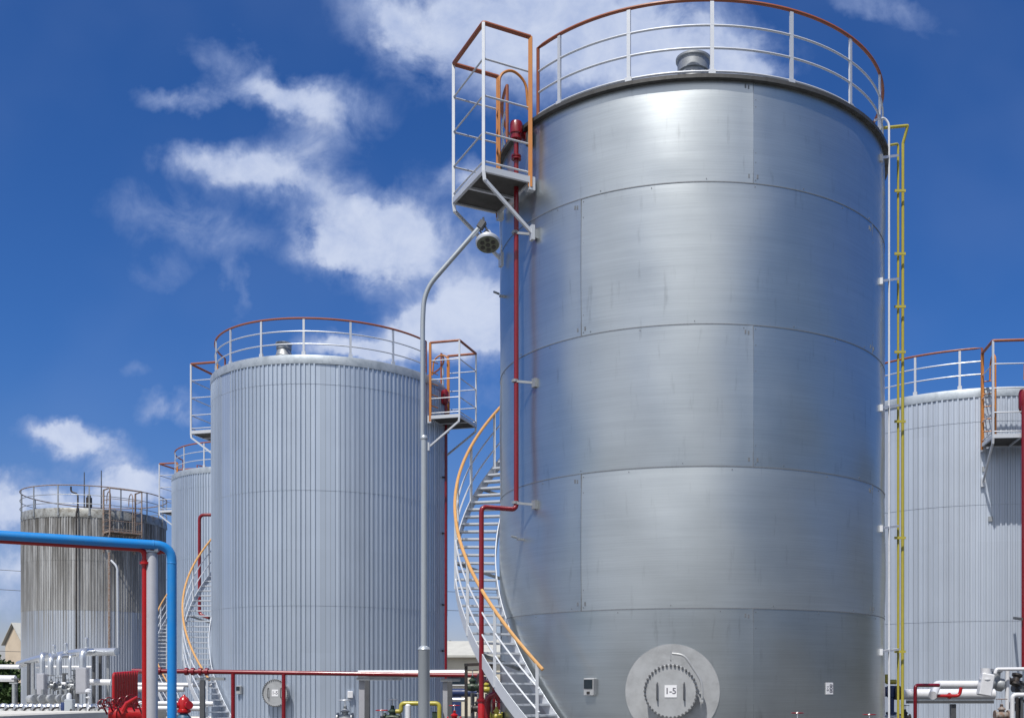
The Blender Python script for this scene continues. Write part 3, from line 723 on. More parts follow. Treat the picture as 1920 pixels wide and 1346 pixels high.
# red header across the middle
Yh = 22.0
hz = lambda px: at(px, 1258 + (px - 330) / 540 * 7.5, Yh)
def hdr(root, o):
    for px in (437, 532):
        q = MB(); a = hz(px) - o; q.tube([a, Vector((a.x, a.y, -o.z))], .040, 12); q.build('drop_pipe', 'red_paint', root)
    for px in (350, 362, 376, 388, 300):
        q = MB(); q.lathe([(.075, -.03), (.075, .03)], 14, hz(px) - o, (1, 0, 0)); q.build('flange', 'red_paint', root)
pipe('fire_header', 'long level red pipe with two drop pipes crossing in front of the middle tank', 'pipe', [hz(248), hz(905), at(905, 1290, 22)], .044, 'red_paint', .1, extra=hdr)
pipe('lagged_pipe', 'pale pinkish thick pipe lying along the red header right of the middle tank', 'pipe', [at(672, 1263, 22.25), at(872, 1262, 22.25)], .075, 'lagging_white', .1)
for i, (x0, x1, xp, xe, y0, lab) in enumerate(((365, 420, 378, 365, 1269, 'grey steel T-shaped pipe stand at the foot of the spiral stairs'), (668, 752, 688, 676, 1269, 'grey steel pipe stand with two legs by the small white label'), (826, 862, 843, 834, 1271, 'stout grey pipe stand right of the lamp post under the end of the red header'))):
    so = Vector((at(xp, 1300, Yh).x, Yh + .05, 0)); st = empty('pipe_stand', so, lab, 'pipe stand', 'steel pipe stands')
    q = MB(); q.box((0, 0, .5 * at(0, y0, Yh).z - .03), (.09, .08, at(0, y0, Yh).z - .06)); q.build('leg', 'dark_steel', st, smooth=0)
    if i: q = MB(); q.box((at(xe, 0, Yh).x - so.x, .1, .5 * at(0, y0, Yh).z - .03), (.11, .08, at(0, y0, Yh).z - .06)); q.build('leg', 'post_grey', st, smooth=0)
    q = MB(); q.beam((at(x0, 0, Yh).x - so.x, 0, at(0, y0 + 3, Yh).z), (at(x1, 0, Yh).x - so.x, 0, at(0, y0 + 3, Yh).z), .08, .055); q.build('crossbar', 'galvanised_dull', st, smooth=0)

# ------------------------------------------------------------------ lamp post
YL = 11.0; K = YL / 15; lo = Vector(((795 - CX) / F * YL, YL, 0)); lamp = empty('lamp_post', lo, 'slim grey lamp post with curved arm and round floodlight in front of the tanks', 'lamp post')
zc = EYE + (HY - 1219) / F * YL; zm = EYE + 3.44 * K
q = MB(); q.lathe([(.12, 0), (.12, .03), (.079 * K, .03), (.079 * K, zc), (.087 * K, zc + .01), (.072 * K, zc + .03), (.045 * K, zc + .045), (.045 * K, zm)], 28); q.lathe([(.044 * K, zm - .01), (.052 * K, zm), (.052 * K, zm + .02), (.033 * K, zm + .04)], 24); q.build('pole', 'lamp_grey', lamp)
q = MB(); pts = [at(792.5, 826, YL) - lo, at(792.5, 600, YL) - lo, at(795, 560, YL) - lo, at(806, 533, YL) - lo, at(832, 503, YL) - lo, at(868, 462, YL) - lo, at(905, 420, YL) - lo]
q.tube(fillet(pts, .3, 6), .032 * K, 14); q.build('arm', 'lamp_grey', lamp)
nrm = Vector((.08, -.42, -.9)).normalized(); lc = at(915, 459, YL) - lo
q = MB(); q.lathe([(r_ * K, h_ * K) for (r_, h_) in ((.150, 0), (.165, -.02), (.168, -.045), (.15, -.07), (.10, -.11), (.065, -.19), (.05, -.23))], 32, lc, nrm)
fl = q.build('floodlight', 'galvanised', lamp)
q = MB(); q.lathe([(.150 * K, .0), (.145 * K, .003), (.0, .006)], 32, lc, nrm); q.build('lens', 'lamp_glass', fl)
q = MB()
for k in range(6):
    th = k * math.pi / 3; e1 = nrm.cross(Vector((1, 0, 0))).normalized(); e2 = nrm.cross(e1); q.lathe([(.022, .004), (.022, .010), (.008, .012)], 12, lc + (e1 * math.cos(th) + e2 * math.sin(th)) * .085 * K, nrm)
q.lathe([(.022, .004), (.022, .010), (.008, .012)], 12, lc, nrm); q.build('led_cluster', 'grating', fl)
q = MB(); q.box(at(903, 422, YL) - lo, (.09 * K, .09 * K, .13 * K), ry=.6, bev=.01); q.tube([at(906, 408, YL) - lo, at(909, 424, YL) - lo, at(917, 437, YL) - lo], .010, 8); q.tube([at(905, 412, YL) - lo, at(898, 430, YL) - lo, at(905, 441, YL) - lo], .008, 8); q.build('mounting_bracket', 'dark_steel', lamp)

# ------------------------------------------------------------------ yellow lines on the right side of the big tank
def yl1(root, o):
    for py in (358, 476, 575, 660, 790, 1008, 1221):
        q = MB(); q.beam(at(1677, py, 17.95) - o, at(1698, py, 17.95) - o, .02, .04); q.build('pipe_clamp', 'yellow_paint', root, smooth=0)
pipe('gas_pipe', 'slim yellow pipe beside the big tank, inner one of the pair', 'pipe', [at(1660, 274, 17.8), at(1684, 270, 18), Vector((at(1684, 0, 18).x, 18, .3))], .020, 'yellow_paint', .05, extra=yl1, group='yellow pipes')
pipe('gas_pipe', 'slim yellow pipe beside the big tank whose top bends over on to the roof', 'pipe', [at(1640, 242, 17.9), at(1702, 236, 18), at(1693, 270, 18.06), Vector((at(1692, 0, 18.06).x, 18.06, .3))], .025, 'yellow_paint', .012, group='yellow pipes')
def wh(root, o):
    for py in (296, 527, 764, 990, 1221):
        q = MB(); q.beam(at(1652, py, 17.35) - o, at(1683, py - 4, 17.95) - o, .045, .035); q.box(at(1652, py + 1, 17.33) - o, (.07, .06, .10), R_(70)); q.build('wall_bracket', 'white_paint', root, smooth=0)
pipe('conduit', 'thin white conduit standing off the right edge of the big tank', 'conduit', [at(1640, 226, 17.5), at(1658, 221, 17.6), at(1667, 232, 17.6), Vector((at(1667, 0, 17.6).x, 17.6, .2))], .017, 'white_paint', .08, extra=wh)

# ------------------------------------------------------------------ valves
def valve(name, px, py, Y, s, label, body='bright_red', wheel='red_paint', cat='valve', group=None, ax=(1, 0, 0), standz=None):
    """gate valve: body with two flanges, bonnet, stem, handwheel; py is the wheel's height in the photo"""
    p = at(px, py, Y); root = empty(name, Vector((p.x, p.y, 0)), label, cat, group); wz = p.z; A = Vector(ax).normalized()
    c = Vector((0, 0, wz - s * 2.3))
    q = MB(); q.lathe([(s * .75, -s * 1.0), (s * .75, -s * .82), (s * .45, -s * .8), (s * .55, -s * .3), (s * .60, 0), (s * .55, s * .3), (s * .45, s * .8), (s * .75, s * .82), (s * .75, s * 1.0)], 18, c, A)
    q.lathe([(s * .4, 0), (s * .4, s * .75), (s * .55, s * .8), (s * .55, s * .95), (s * .25, s * 1.2), (s * .2, s * 1.6)], 14, c); q.build('body', body, root)
    q = MB(); q.lathe([(s * .07, s * 1.5), (s * .07, s * 2.5)], 8, c); q.build('stem', 'galvanised', root)
    q = MB(); N = 20; q.tube([(math.cos(2 * math.pi * k / N) * s * .75, math.sin(2 * math.pi * k / N) * s * .75, wz) for k in range(N)], s * .07, 6, closed=True)
    for k in range(3): th = k * math.pi / 3; q.tube([(math.cos(th) * s * .75, math.sin(th) * s * .75, wz), (-math.cos(th) * s * .75, -math.sin(th) * s * .75, wz)], s * .05, 5)
    q.build('handwheel', wheel, root)
    q = MB(); q.box((0, 0, (wz - s * 3.0) / 2), (s * .5, s * .5, max(wz - s * 3.0, .05))); q.build('pedestal', 'dark_steel', root, smooth=0)
    return root
valve('gate_valve', 1495, 1336, 14.3, .105, 'red-wheeled valve below the small white label on the big tank', 'black_steel')
valve('gate_valve', 1630, 1339, 14.5, .11, 'red-wheeled valve at the bottom right corner of the big tank', 'black_steel')
valve('gate_valve', 647, 1312, 22.5, .16, 'grey valve with a flat grey wheel left of the pipe stand', 'galvanised_dull', 'galvanised')
valve('gate_valve', 736, 1311, 22.6, .17, 'dark green valve with a pale wheel beside the yellow pipe', 'green_paint', 'white_paint')
valve('gate_valve', 716, 1331, 21.6, .15, 'red-wheeled valve in front of the pipe stand legs', 'dark_steel', 'bright_red')
pipe('gas_pipe', 'short yellow pipe bending down either side of the lamp post foot', 'pipe', [at(742, 1333, 22), at(752, 1333, 22), at(752, 1318, 22), at(824, 1318, 22), at(824, 1370, 22)], .045, 'yellow_paint', .09, group='yellow pipes')
q = MB(); q.lathe([(.055, 0), (.055, at(0, 1322, 21.8).z), (.03, at(0, 1319, 21.8).z)], 16, (0, 0, 0)); tag(q.build('bollard', 'white_paint', loc=(at(765, 0, 21.8).x, 21.8, 0)), 'slim white round post standing under the yellow pipe', 'bollard')
q = MB(); q.box((0, 0, .62), (.09, .08, 1.24)); tag(q.build('bollard', 'green_paint', loc=(at(815, 0, 22.4).x, 22.4, 0), smooth=0), 'dark green square post just right of the lamp post', 'post')
# left group of a red monitor and manifold
def manifold():
    Y = 17.5; o = Vector((at(234, 0, Y).x, Y, 0)); root = empty('valve_manifold', o, 'bright red bank of upright pipes with handwheels beside the grey post', 'manifold')
    for k in range(10):
        px = 213 + k * 4.7; t_ = k / 9; p0 = at(px, 1262 - 3 * t_, Y + .5 * t_) - o
        q = MB(); q.tube(fillet([Vector((p0.x, p0.y, .2)), p0, p0 + Vector((0, .35, 0))], .06, 4), .0255, 10); q.build('riser', 'bright_red', root)
    q = MB(); a, c_ = at(203, 1340, Y - .3) - o, at(268, 1340, Y - .1) - o; q.tube([a, c_], .12, 16); q.lathe([(.15, -.02), (.15, .02)], 18, a + (c_ - a) * .3, (1, 0, 0)); q.lathe([(.12, -.02), (.12, .02)], 18, a + (c_ - a) * .7, (1, 0, 0)); q.build('header', 'bright_red', root)
    for k, (px, py, r) in enumerate(((192, 1319, .07), (204, 1316, .075), (217, 1318, .075), (230, 1316, .08), (244, 1313, .09), (258, 1318, .08))):
        q = MB(); N = 14; c = at(px, py, Y - .45) - o; e1 = Vector((.5, .5, .2)).normalized(); e2 = Vector((-.1, -.25, .95)).normalized()
        q.tube([c + (e1 * math.cos(2 * math.pi * j / N) + e2 * math.sin(2 * math.pi * j / N)) * r for j in range(N)], .009, 6, closed=True)
        for j in range(3): th = j * math.pi / 3; v_ = (e1 * math.cos(th) + e2 * math.sin(th)) * r; q.tube([c - v_, c + v_], .006, 5)
        q.tube([c, c + Vector((.02, .12, -.16))], .014, 6); q.build('handwheel', 'red_paint', root)
    q = MB(); c = at(238, 1318, Y - .6) - o; q.tube([c + Vector((-.06, 0, -.12)), c, c + Vector((.16, 0, .10))], [.05, .035, .02], 10); q.build('lever', 'bright_red', root)
manifold()
def monitor():
    Y = 14.5; o = Vector((at(345, 0, Y).x, Y, 0)); root = empty('fire_hydrant', o, 'red domed hydrant head on a dull blue body right of the blue pipe', 'hydrant')
    z_ = at(0, 1320, Y).z; q = MB(); q.lathe([(.05, z_ - .12), (.085, z_ - .10), (.085, z_ - .07), (.07, z_ - .06), (.075, z_ + .04), (.055, z_ + .085), (.02, z_ + .11), (.012, z_ + .13)], 20)
    q.lathe([(.04, .0), (.04, .10), (.055, .10), (.055, .125)], 14, (0, 0, z_ - .02), (.8, -.6, .1)); q.lathe([(.04, .0), (.04, .09), (.055, .09), (.055, .11)], 14, (0, 0, z_ - .01), (-.9, -.4, 0)); q.build('head', 'bright_red', root)
    q = MB(); q.lathe([(.12, 0), (.12, .02), (.06, .04), (.06, z_ - .25), (.09, z_ - .22), (.09, z_ - .17), (.05, z_ - .12)], 20); q.build('body', 'teal_paint', root)
    q = MB(); q.tube(fillet([(-.17, .1, .3), (-.17, .1, z_ - .13), (-.06, .05, z_ - .13)], .06, 5), .018, 8); q.build('drain_tube', 'insulation', root)
monitor()

# dark frame with valves between the riser and the stairs
YF = 19.3; fo = Vector((at(874, 0, YF).x, YF, 0)); fr = empty('steel_frame', fo, 'black steel goalpost frame behind the red riser at the foot of the stairs', 'frame')
for (px, m_) in ((874, 'black_steel'), (921, 'rusty')):
    q = MB(); w_ = at(px, 1245, YF) - fo; q.box((w_.x, w_.y, w_.z / 2), (.05, .05, w_.z)); q.build('post', m_, fr, smooth=0)
q = MB(); q.beam(at(871, 1246, YF) - fo + Vector((0, -.03, 0)), at(925, 1244, YF) - fo + Vector((0, -.03, 0)), .05, .05); q.build('crossbar', 'black_steel', fr, smooth=0)
valve('gate_valve', 886, 1256, 19.6, .13, 'olive green valve hanging high in the black frame', 'green_paint', 'black_steel')
valve('gate_valve', 912, 1268, 19.8, .10, 'small brass-topped valve between the red riser and the rusty post', 'yellow_paint', 'dark_steel')
valve('gate_valve', 852, 1322, 20.5, .13, 'red valve standing left of the black frame', 'bright_red', 'bright_red')
valve('gate_valve', 931, 1316, 17.9, .10, 'yellow valve under the bottom of the stairs', 'yellow_paint', 'red_paint')
pipe('drain_pipe', 'thin black pipe rising behind the black frame beside the green valve', 'pipe', [at(897, 1400, 20.3), at(897, 1262, 20.3), at(916, 1262, 20.3), at(916, 1300, 20.3)], .032, 'black_steel', .08, flanges=[(at(897, 1290, 20.3), (0, 0, 1)), (at(897, 1318, 20.3), (0, 0, 1))])
valve('gate_valve', 896, 1300, 19.0, .11, 'black valve low inside the black frame touching the red riser', 'black_steel', 'dark_steel')
pipe('drain_pipe', 'dark red small pipe leaning against the rusty post of the frame', 'pipe', [at(926, 1400, 19.0), at(926, 1280, 19.0), at(912, 1276, 19.4)], .028, 'red_paint', .07)
pipe('pump_pipe', 'navy blue pipe behind the black frame low to the ground', 'pipe', [at(845, 1298, 27), at(900, 1298, 27)], .10, 'navy_paint', .1)
pipe('lagged_pipe', 'white pipe in the gap between middle tank and black frame', 'pipe', [at(846, 1311, 26), at(872, 1311, 26)], .05, 'insulation', .1)
pipe('pump_pipe', 'dark red bent pipe right of the red riser under the stairs', 'pipe', [at(914, 1370, 18.6), at(914, 1306, 18.6), at(934, 1300, 18.6), at(938, 1330, 18.6)], .055, 'red_paint', .16)

# ------------------------------------------------------------------ group at the right
YR = 24.0
def lag(root, o):
    q = MB(); q.box(at(1788, 1330, YR) - o + Vector((0, .05, -.35)), (.11, .11, .95)); q.build('leg', 'dark_steel', root, smooth=0)
    q = MB(); q.beam(at(1700, 1315, YR) - o, at(1862, 1315, YR) - o, .12, .07); q.build('support_beam', 'dark_steel', root, smooth=0)
pipe('lagged_pipe', 'thick white lagged pipe on a dark beam low in front of the right tank', 'pipe', [at(1672, 1301, YR), at(1864, 1301, YR)], .115, 'lagging_white', .1, extra=lag, n=20)
pipe('lagged_pipe', 'white lagged pipe with a mitred elbow turning towards the viewer', 'pipe', [at(1846, 1283, 23.2), at(1757, 1283, 23.2), at(1749, 1303, 22.2)], .085, 'lagging_white', .06, n=20)
pipe('fire_pipe', 'dark red pipe bent at a right angle in front of the white lagged pipe', 'pipe', [at(1716, 1400, 21.5), at(1716, 1284, 21.5), at(1760, 1284, 21.9)], .036, 'red_paint', .09)
pipe('fire_pipe', 'red pipe curling below the mitred white elbow', 'pipe', [at(1757, 1304, 22.0), at(1799, 1304, 22.0), at(1802, 1288, 22.0)], .034, 'bright_red', .10, flanges=[(at(1780, 1304, 22.0), (1, 0, 0))])
q = MB(); q.box((0, 0, 0), (.26, .22, .46), ry=.17, bev=.02); q.lathe([(.13, -.14), (.13, -.11), (.10, -.1), (.10, .1)], 16, (.0, 0, .24), (0, 0, 1)); tag(q.build('lagged_valve_box', 'lagging_white', loc=at(1848, 1283, 22.9)), 'white slanted lagging box on the valve at the end of the white pipes', 'valve box')
q = MB(); q.lathe([(.11, -.16), (.14, -.14), (.14, -.05), (.10, 0), (.14, .06), (.14, .15), (.08, .2)], 18, (0, 0, 0), (1, 0, -.2)); q.lathe([(.09, 0), (.09, .24), (.12, .25), (.12, .3)], 14, (0, 0, 0), (.1, 0, 1)); tag(q.build('control_valve', 'galvanised_dull', loc=at(1866, 1281, 23.1)), 'grey flanged metal valve between the white lagging box and the upright pipes', 'valve')
pipe('lagged_pipe', 'thin white pipe running out of view level with the top of the valve box', 'pipe', [at(1866, 1262, 22.9), at(1868, 1254, 22.9), at(1990, 1253, 22.9)], .038, 'lagging_white', .05)
pipe('lagged_pipe', 'upright grey pipe right of the flanged metal valve', 'pipe', [at(1889, 1256, 23.1), at(1887, 1420, 23.1)], .045, 'lagging_white', .05)
pipe('lagged_pipe', 'white pipe bent downward at the right edge, lowest of the white pipes', 'pipe', [at(1990, 1302, 21.8), at(1898, 1302, 21.8), at(1898, 1420, 21.8)], .045, 'lagging_white', .09)
valve('gate_valve', 1878, 1310, 22.0, .14, 'rust-red valve body below the flanged grey valve', 'rusty', 'rusty')
for k, (px, py) in enumerate(((1905, 1275), (1914, 1290), (1909, 1322))):
    q = MB(); q.lathe([(.07, -.12), (.11, -.1), (.11, -.06), (.07, -.02), (.07, .06), (.11, .1), (.11, .14)], 14, (0, 0, 0), (.3, .2, 1)); q.lathe([(.05, 0), (.05, .16), (.08, .17), (.08, .2)], 12, (0, 0, 0), (-1, -.3, 0)); q.box((.02, 0, -.5), (.05, .05, .9))
    tag(q.build('pipe_fitting', 'black_steel' if k != 1 else 'dark_steel', loc=at(px, py, 23.6 + .15 * k)), ['black flanged fitting right of the upright grey pipe', 'grey flanged fitting at the right edge under the thin white pipe', 'black flanged fitting under the bent white pipe at the right edge'][k], 'fitting')
# yellow and navy valve at the right edge of the big tank
q0 = at(1671, 1300, 20.5); nv = empty('actuated_valve', Vector((q0.x, q0.y, 0)), 'navy blue valve with a yellow cap right of the big tank behind the white conduit', 'valve')
zz0 = q0.z; q = MB(); q.lathe([(.10, zz0 - .38), (.10, zz0 - .34), (.055, zz0 - .33), (.055, zz0 - .07), (.09, zz0 - .05), (.10, zz0 + .12), (.06, zz0 + .15)], 16); q.lathe([(.09, -.12), (.09, .12)], 16, (0, 0, zz0 + .04), (1, 0, 0)); q.build('body', 'navy_paint', nv)
q = MB(); q.tube(fillet([(-.10, 0, zz0 + .36), (-.10, 0, zz0 + .22), (.09, 0, zz0 + .22)], .05, 4), .045, 12); q.build('cap', 'yellow_paint', nv)
q = MB(); q.lathe([(.13, -.10), (.13, .02)], 18, (.14, 0, zz0 + .02), (1, 0, 0)); q.build('motor', 'black_steel', nv)
q = MB(); q.lathe([(.18, zz0 - .44), (.18, zz0 - .41), (.07, zz0 - .38)], 18); q.lathe([(.06, 0), (.06, zz0 - .44)], 12); q.build('base_flange', 'galvanised', nv)
valve('gate_valve', 1697, 1322, 20.8, .10, 'small dark valve touching the foot of the yellow pipes', 'black_steel', 'black_steel')

# ------------------------------------------------------------------ pipework in front of the stained tank
YP = 43.0
pl = MB(); c0 = at(-60, 1334, 44); zt = EYE - .61
pl.box((-26.6, 35.0, zt / 2), (18, 27.0, zt), 0, bev=.05)
for k in range(9): pl.box((-26.6, 22 + 3 * k, zt + .0015), (17.8, .03, .003))

tag(pl.build('concrete_slab', 'concrete', smooth=30), 'long pale raised concrete slab under the lagged pipework, bottom left', 'slab')
L = lambda pts, dpt: [at(x, y, dpt) for (x, y) in pts]
pipe('lagged_header', 'thick silver lagged pipe sloping up in front of the stained tank', 'pipe', [at(36, 1245, 47.5), at(75, 1234, 46), at(150, 1222, 44), at(219, 1221, 43.5)], .155, 'insulation', .5, n=18, flanges=[])
LP = [(79, 1226, 1262, .10, 'silver gooseneck pipe dropping into the left grey box', 86), (95, 1232, 1262, .10, 'silver gooseneck pipe, second from the left of the row', 108), (111, 1229, 1262, .10, 'silver gooseneck pipe in the middle of the row', 126),
      (131, 1227, 1268, .055, 'slim silver gooseneck pipe left of the right grey box', 140), (155, 1220, 1252, .13, 'thick silver gooseneck pipe dropping into the right grey box', 172)]
for (px, y0, y1, r, lab, pe) in LP:
    pipe('gooseneck_pipe', lab, 'pipe', [at(pe, y0, 43.6), at(px, y0, 42.6), at(px, y1 + 3, 42.6)], r, 'insulation', .3, group='gooseneck pipes', n=14)
for (px, y0, y1, r, lab) in ((101, 1208, 1226, .08, 'short upright stub on the lagged header, left one'), (123, 1205, 1224, .08, 'short upright stub on the lagged header, middle one'), (162, 1195, 1216, .09, 'tallest upright stub on the lagged header')):
    q = MB(); h_ = at(0, y0, 43.5).z - at(0, y1, 43.5).z; q.lathe([(r * 1.3, 0), (r * 1.3, .04), (r, .05), (r, h_ - .03), (r * .6, h_)], 14); tag(q.build('pipe_stub', 'insulation', loc=at(px, y1, 43.5)), lab, 'pipe stub', 'upright stubs')
for (px, w_, y0, y1, lab) in ((79, .30, 1262, 1303, 'narrow grey cabinet under the left gooseneck'), (155, .42, 1251, 1300, 'taller grey cabinet under the thick right gooseneck')):
    z0_, z1_ = at(0, y1, 42.4).z, at(0, y0, 42.4).z; o_ = Vector((at(px, 0, 42.4).x, 42.4, z0_)); rt = empty('control_cabinet', o_, lab, 'cabinet', 'grey cabinets')
    q = MB(); q.box((0, 0, (z1_ - z0_) / 2), (w_, .3, z1_ - z0_), bev=.02); q.build('body', 'post_grey', rt, smooth=30)
    q = MB(); q.box((0, -.153, (z1_ - z0_) / 2), (w_ * .86, .012, (z1_ - z0_) * .9)); q.build('door', 'post_grey', rt, smooth=0)
    for sx in (-1, 1): q = MB(); q.box((sx * w_ * .4, 0, -(z0_ - zt) / 2), (.05, .05, z0_ - zt)); q.build('leg', 'dark_steel', rt, smooth=0)
for (x0, x1, y, r, Yq, lab) in ((-20, 37, 1249, .09, 46, 'upper white pipe entering at the left edge'), (-20, 29, 1271, .13, 45, 'lower thicker white pipe entering at the left edge'), (68, 172, 1249.5, .055, 46.5, 'thin white pipe behind the goosenecks'),
                               (96, 132, 1281, .07, 44, 'short white pipe between the grey cabinets'), (164, 209, 1278, .12, 43.4, 'thick white pipe between cabinet and red manifold'), (255, 420, 1283, .06, 30, 'thin white pipe behind the grey post and the blue pipe'),
                               (255, 345, 1291, .07, 29, 'white pipe passing low behind the blue pipe'), (255, 400, 1318, .06, 28, 'white pipe above the lowest one behind the blue pipe'), (255, 380, 1327, .06, 27, 'lowest white pipe behind the blue pipe')):
    pipe('service_pipe', lab, 'pipe', [at(x0, y, Yq), at(x1, y + .5, Yq)], r, 'lagging_white', .1, group='white service pipes')
for k, px in enumerate((26, 30, 54, 62, 98, 120, 140, 176, 188, 203)):
    z1_ = at(0, [1280, 1272, 1242, 1240, 1284, 1262, 1256, 1226, 1226, 1224][k], 43.9).z
    q = MB(); q.box((0, 0, (z1_ - zt) / 2), (.10, .10, z1_ - zt)); q.box((0, 0, z1_ - zt), (.3, .12, .05)); q.box((0, 0, .01), (.24, .24, .02))
    tag(q.build('pipe_support', 'dark_steel' if k % 3 else 'galvanised_dull', loc=(at(px, 0, 43.9 + .3 * (k % 3)).x, 43.9 + .3 * (k % 3), zt), smooth=0), ['dark', 'grey'][k % 3 == 0] + ' steel support leg under the pipework, ' + ['first', 'second', 'third', 'fourth', 'fifth', 'sixth', 'seventh', 'eighth', 'ninth', 'tenth'][k] + ' from the left', 'support', 'pipework support legs')
ORD = ['first', 'second', 'third', 'fourth', 'fifth', 'sixth', 'seventh', 'eighth', 'ninth', 'tenth', 'eleventh', 'twelfth']
for k, px in enumerate((96, 110, 125, 134, 143)):
    v_ = valve('gate_valve', px, 1266 + (k % 3) * 4, 42.9, .17, 'grey gate valve between the two cabinets, ' + ORD[k] + ' from the left', 'galvanised_dull', 'dark_steel', group='valves between the cabinets')
for k, px in enumerate((60, 74, 92, 108, 118)):
    o_ = Vector((at(px, 0, 41.6).x, 41.6, zt)); rt = empty('transfer_pump', o_, 'small grey pump on the slab, ' + ORD[k] + ' of five from the left', 'pump', 'pumps on the slab')
    q = MB(); q.lathe([(.13, -.22), (.15, -.2), (.15, .12), (.10, .16), (.10, .25)], 16, (0, 0, .42), (.7, -.6, 0)); q.build('motor', 'galvanised_dull' if k % 2 else 'cover_metal', rt)
    q = MB(); q.lathe([(.17, -.05), (.19, 0), (.17, .07)], 16, (.2, -.17, .42), (.7, -.6, 0)); q.tube([(.2, -.17, .5), (.2, -.17, .78)], .06, 8); q.build('volute', 'galvanised_dull', rt)
    q = MB(); q.box((.05, -.05, .12), (.5, .32, .24), -.7); q.build('base', 'concrete', rt, smooth=0)
for k in range(12):       # row of domed lagged covers along the front of the slab
    px = 8 + k * 17.0
    if 115 < px < 140: continue
    o_ = at(px, 1330, 40.6); o_.z = zt; rt = empty('lagged_fitting', o_, 'white domed lagged pipe fitting on the slab edge, ' + ORD[k if px < 115 else k - 1] + ' from the left', 'fitting', 'domed fittings along the slab')
    q = MB(); q.lathe([(.17, .0), (.19, .08), (.17, .17), (.11, .24), (.02, .26)], 16); q.tube([(-.17, 0, .12), (.17, 0, .12)], .11, 12); q.build('cover', 'insulation', rt)
    q = MB(); q.tube(fillet([(.05, -.15, .12), (.12, -.6, .10), (.2, -.9, .02)], .2, 4), .035, 7); q.build('drain_hose', 'black_steel', rt)
o_ = at(131, 1340, 39.9); o_.z = zt; rt = empty('meter_box', o_, 'pale blue-grey box with a round white top on the slab', 'box')
q = MB(); q.box((0, 0, .2), (.30, .26, .42), bev=.02); q.build('body', 'lamp_grey', rt, smooth=30)
q = MB(); q.lathe([(.09, 0), (.09, .12), (.07, .19), (.02, .22)], 16, (-.03, 0, .42)); q.build('top', 'white_paint', rt)
o_ = at(119, 1340, 40.0); o_.z = zt; q = MB(); q.lathe([(.09, 0), (.09, .26), (.07, .3), (.03, .31)], 14); tag(q.build('drum', 'navy_paint', loc=o_), 'small dark blue drum left of the pale box', 'drum')
o_ = at(166, 1320, 40.3); o_.z = zt; q = MB(); q.lathe([(.05, 0), (.05, .10), (.03, .12), (.03, .45), (.10, .46), (.10, .50), (.03, .51), (.03, .66), (.12, .68), (.11, .76), (.03, .8)], 14); tag(q.build('vent_post', 'white_paint', loc=o_), 'thin white vent post with a round cap on the slab', 'vent')
q = MB(); q.box((0, 0, .45), (10, .12, .9)); tag(q.build('boundary_wall', 'galvanised_dull', loc=(-40.5, 66, 0), smooth=0), 'low grey wall behind the pipework at the left edge', 'wall')

# ------------------------------------------------------------------ buildings, trees, wires far behind
def gable_house(px, Y, w, l, eave, ridge, rz, label):
    o = Vector((at(px, 0, Y).x - math.sin(rz) * l / 2, Y + math.cos(rz) * l / 2, 0)); root = empty('gabled_building', o, label, 'building', rz=rz)
    q = MB(); hw, hl = w / 2, l / 2
    q._add([(-hw, -hl, 0), (hw, -hl, 0), (hw, hl, 0), (-hw, hl, 0), (-hw, -hl, eave), (hw, -hl, eave), (hw, hl, eave), (-hw, hl, eave), (0, -hl, ridge), (0, hl, ridge)],
           [(0, 1, 5, 8, 4), (2, 3, 7, 9, 6), (1, 2, 6, 5), (3, 0, 4, 7)]); q.build('wall', 'plaster_beige', root, smooth=0)
    q = MB(); e = .25
    for sx in (-1, 1):
        a = Vector((0, 0, ridge + .12)); b1 = Vector((sx * (hw + e), 0, eave - e * (ridge - eave) / hw + .12))
        vs = [(a.x, -hl - e, a.z), (b1.x, -hl - e, b1.z), (b1.x, hl + e, b1.z), (a.x, hl + e, a.z)]; vs += [(x, y, z + .08) for (x, y, z) in vs]
        q._add(vs, [(0, 1, 2, 3), (7, 6, 5, 4), (0, 4, 5, 1), (1, 5, 6, 2), (2, 6, 7, 3), (3, 7, 4, 0)])
    q.build('roof', 'roof_sheet', root, smooth=0)
gable_house(27, 95, 3.4, 10, EYE + 4.3, EYE + 5.9, R_(-38), 'small beige gabled building at the far left edge behind the stained tank')
def hip_house(px, Y, w, l, eave, ridge, label):
    o = Vector((at(px, 0, Y).x, Y, 0)); root = empty('office_building', o, label, 'building')
    q = MB(); q.box((0, 0, eave / 2), (w, l, eave)); q.build('wall', 'plaster_cream', root, smooth=0)
    q = MB(); hw, hl, e = w / 2 + .5, l / 2 + .5, eave
    q._add([(-hw, -hl, e), (hw, -hl, e), (hw, hl, e), (-hw, hl, e), (-hw + hl, 0, ridge), (hw - hl, 0, ridge), (-hw, -hl, e - .15), (hw, -hl, e - .15), (hw, hl, e - .15), (-hw, hl, e - .15)],
           [(0, 1, 5, 4), (1, 2, 5), (2, 3, 4, 5), (3, 0, 4), (6, 7, 1, 0), (7, 8, 2, 1), (8, 9, 3, 2), (9, 6, 0, 3), (9, 8, 7, 6)]); q.build('roof', 'roof_sheet', root, smooth=0)
    n = int(w / 2.2)
    for k in range(n):
        x = -w / 2 + (k + .5) * w / n
        q = MB(); q.box((x, -l / 2 - .02, EYE + .95), (w / n - .55, .1, .55 if k % 2 else .55)); f_ = q.build('window', 'window_dark', root, smooth=0)
        q = MB(); q.box((x, -l / 2 - .06, EYE + .62), (w / n - .35, .16, .07)); q.build('window_sill', 'white_paint', root, smooth=0)
        if k % 2: q = MB(); q.box((x, -l / 2 - .03, .95), (1.0, .1, 1.9)); q.build('door', 'navy_paint', root, smooth=0)
hip_house(888, 82, 9.0, 5.0, EYE + 2.75, EYE + 3.9, 'cream low building with a pale hipped roof seen between the tanks')
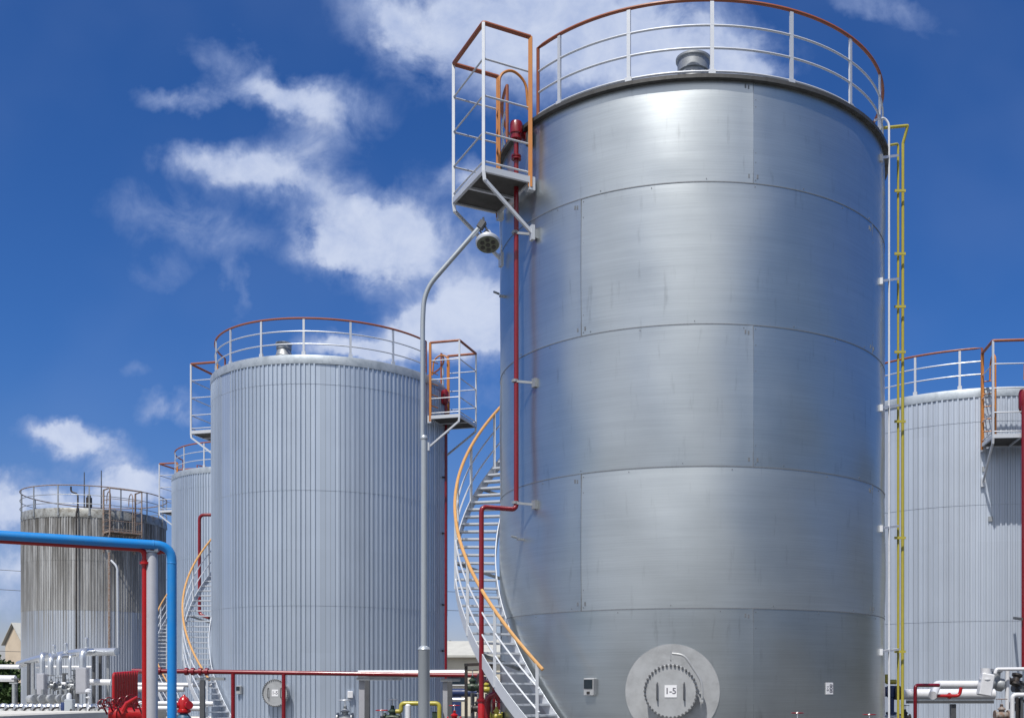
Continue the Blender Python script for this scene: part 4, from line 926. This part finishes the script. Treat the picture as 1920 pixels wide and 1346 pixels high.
hip_house(990, 95, 11.0, 6.0, EYE + 3.4, EYE + 4.7, 'second cream building further back, mostly behind the big tank')
def tree(px, Y, h, w, label, seed):
    rnd = random.Random(seed); o = Vector((at(px, 0, Y).x, Y, 0)); root = empty('tree', o, label, 'tree', 'trees along the horizon')
    q = MB(); q.tube([(0, 0, 0), (.05, .05, h * .3), (.1, 0, h * .62)], [.22, .16, .07], 8)
    for k in range(6):
        a = k * 1.1; q.tube([(.05, .03, h * (.25 + .05 * k)), (math.cos(a) * w * .28, math.sin(a) * w * .28, h * (.5 + .05 * k))], [.08, .02], 5)
    q.build('trunk', 'bark', root)
    q = MB(); cl = [(rnd.gauss(0, .26) * w, rnd.gauss(0, .26) * w, h * rnd.uniform(.28, .92), rnd.uniform(.12, .24) * w) for _ in range(26)]
    for (x, y, z, r) in cl:
        for _ in range(90):
            v_ = Vector((rnd.gauss(0, 1), rnd.gauss(0, 1), rnd.gauss(0, .8))).normalized() * r * rnd.uniform(.5, 1.05); c = Vector((x, y, z)) + v_
            e1 = Vector((rnd.uniform(-1, 1), rnd.uniform(-1, 1), rnd.uniform(-1, 1))).normalized() * rnd.uniform(.12, .22); e2 = e1.cross(Vector((rnd.uniform(-1, 1), rnd.uniform(-1, 1), rnd.uniform(-1, 1)))).normalized() * .12
            q._add([c - e1, c + e2, c + e1, c - e2], [(0, 1, 2, 3)])
    q.build('crown', 'foliage', root, smooth=0)
for k, (px, Y, h, w) in enumerate(((-10, 80, 4.3, 3.2), (9, 84, 3.9, 2.8), (52, 120, 6, 5), (846, 110, 6.7, 4.2), (862, 118, 6.9, 4.0), (936, 125, 6.6, 4.5))):
    tree(px, Y, h, w, ['leafy green tree at the left edge of the picture', 'low bushy tree just left of the beige building', 'tree hidden mostly behind the stained tank', 'dark tree crown above the cream roof beside the middle tank', 'second dark tree crown above the cream roof', 'tree behind the spiral stairs of the big tank'][k], 40 + k)
def wire(label, a, c, sag):
    n = 24; pts = [a.lerp(c, k / n) - Vector((0, 0, sag * 4 * (k / n) * (1 - k / n))) for k in range(n + 1)]; q = MB(); q.tube([p - a for p in pts], .022, 5); tag(q.build('power_line', 'black_steel', loc=a), label, 'power line', 'overhead wires')
wire('upper overhead wire behind the tanks', at(-120, 1060, 88), at(1400, 1118, 110), .6)
wire('middle overhead wire behind the tanks', at(-120, 1097, 88), at(1400, 1152, 110), .6)
wire('lowest overhead wire, near the roofs', at(-120, 1216, 88), at(1400, 1232, 110), .5)
bpy.context.view_layer.update()
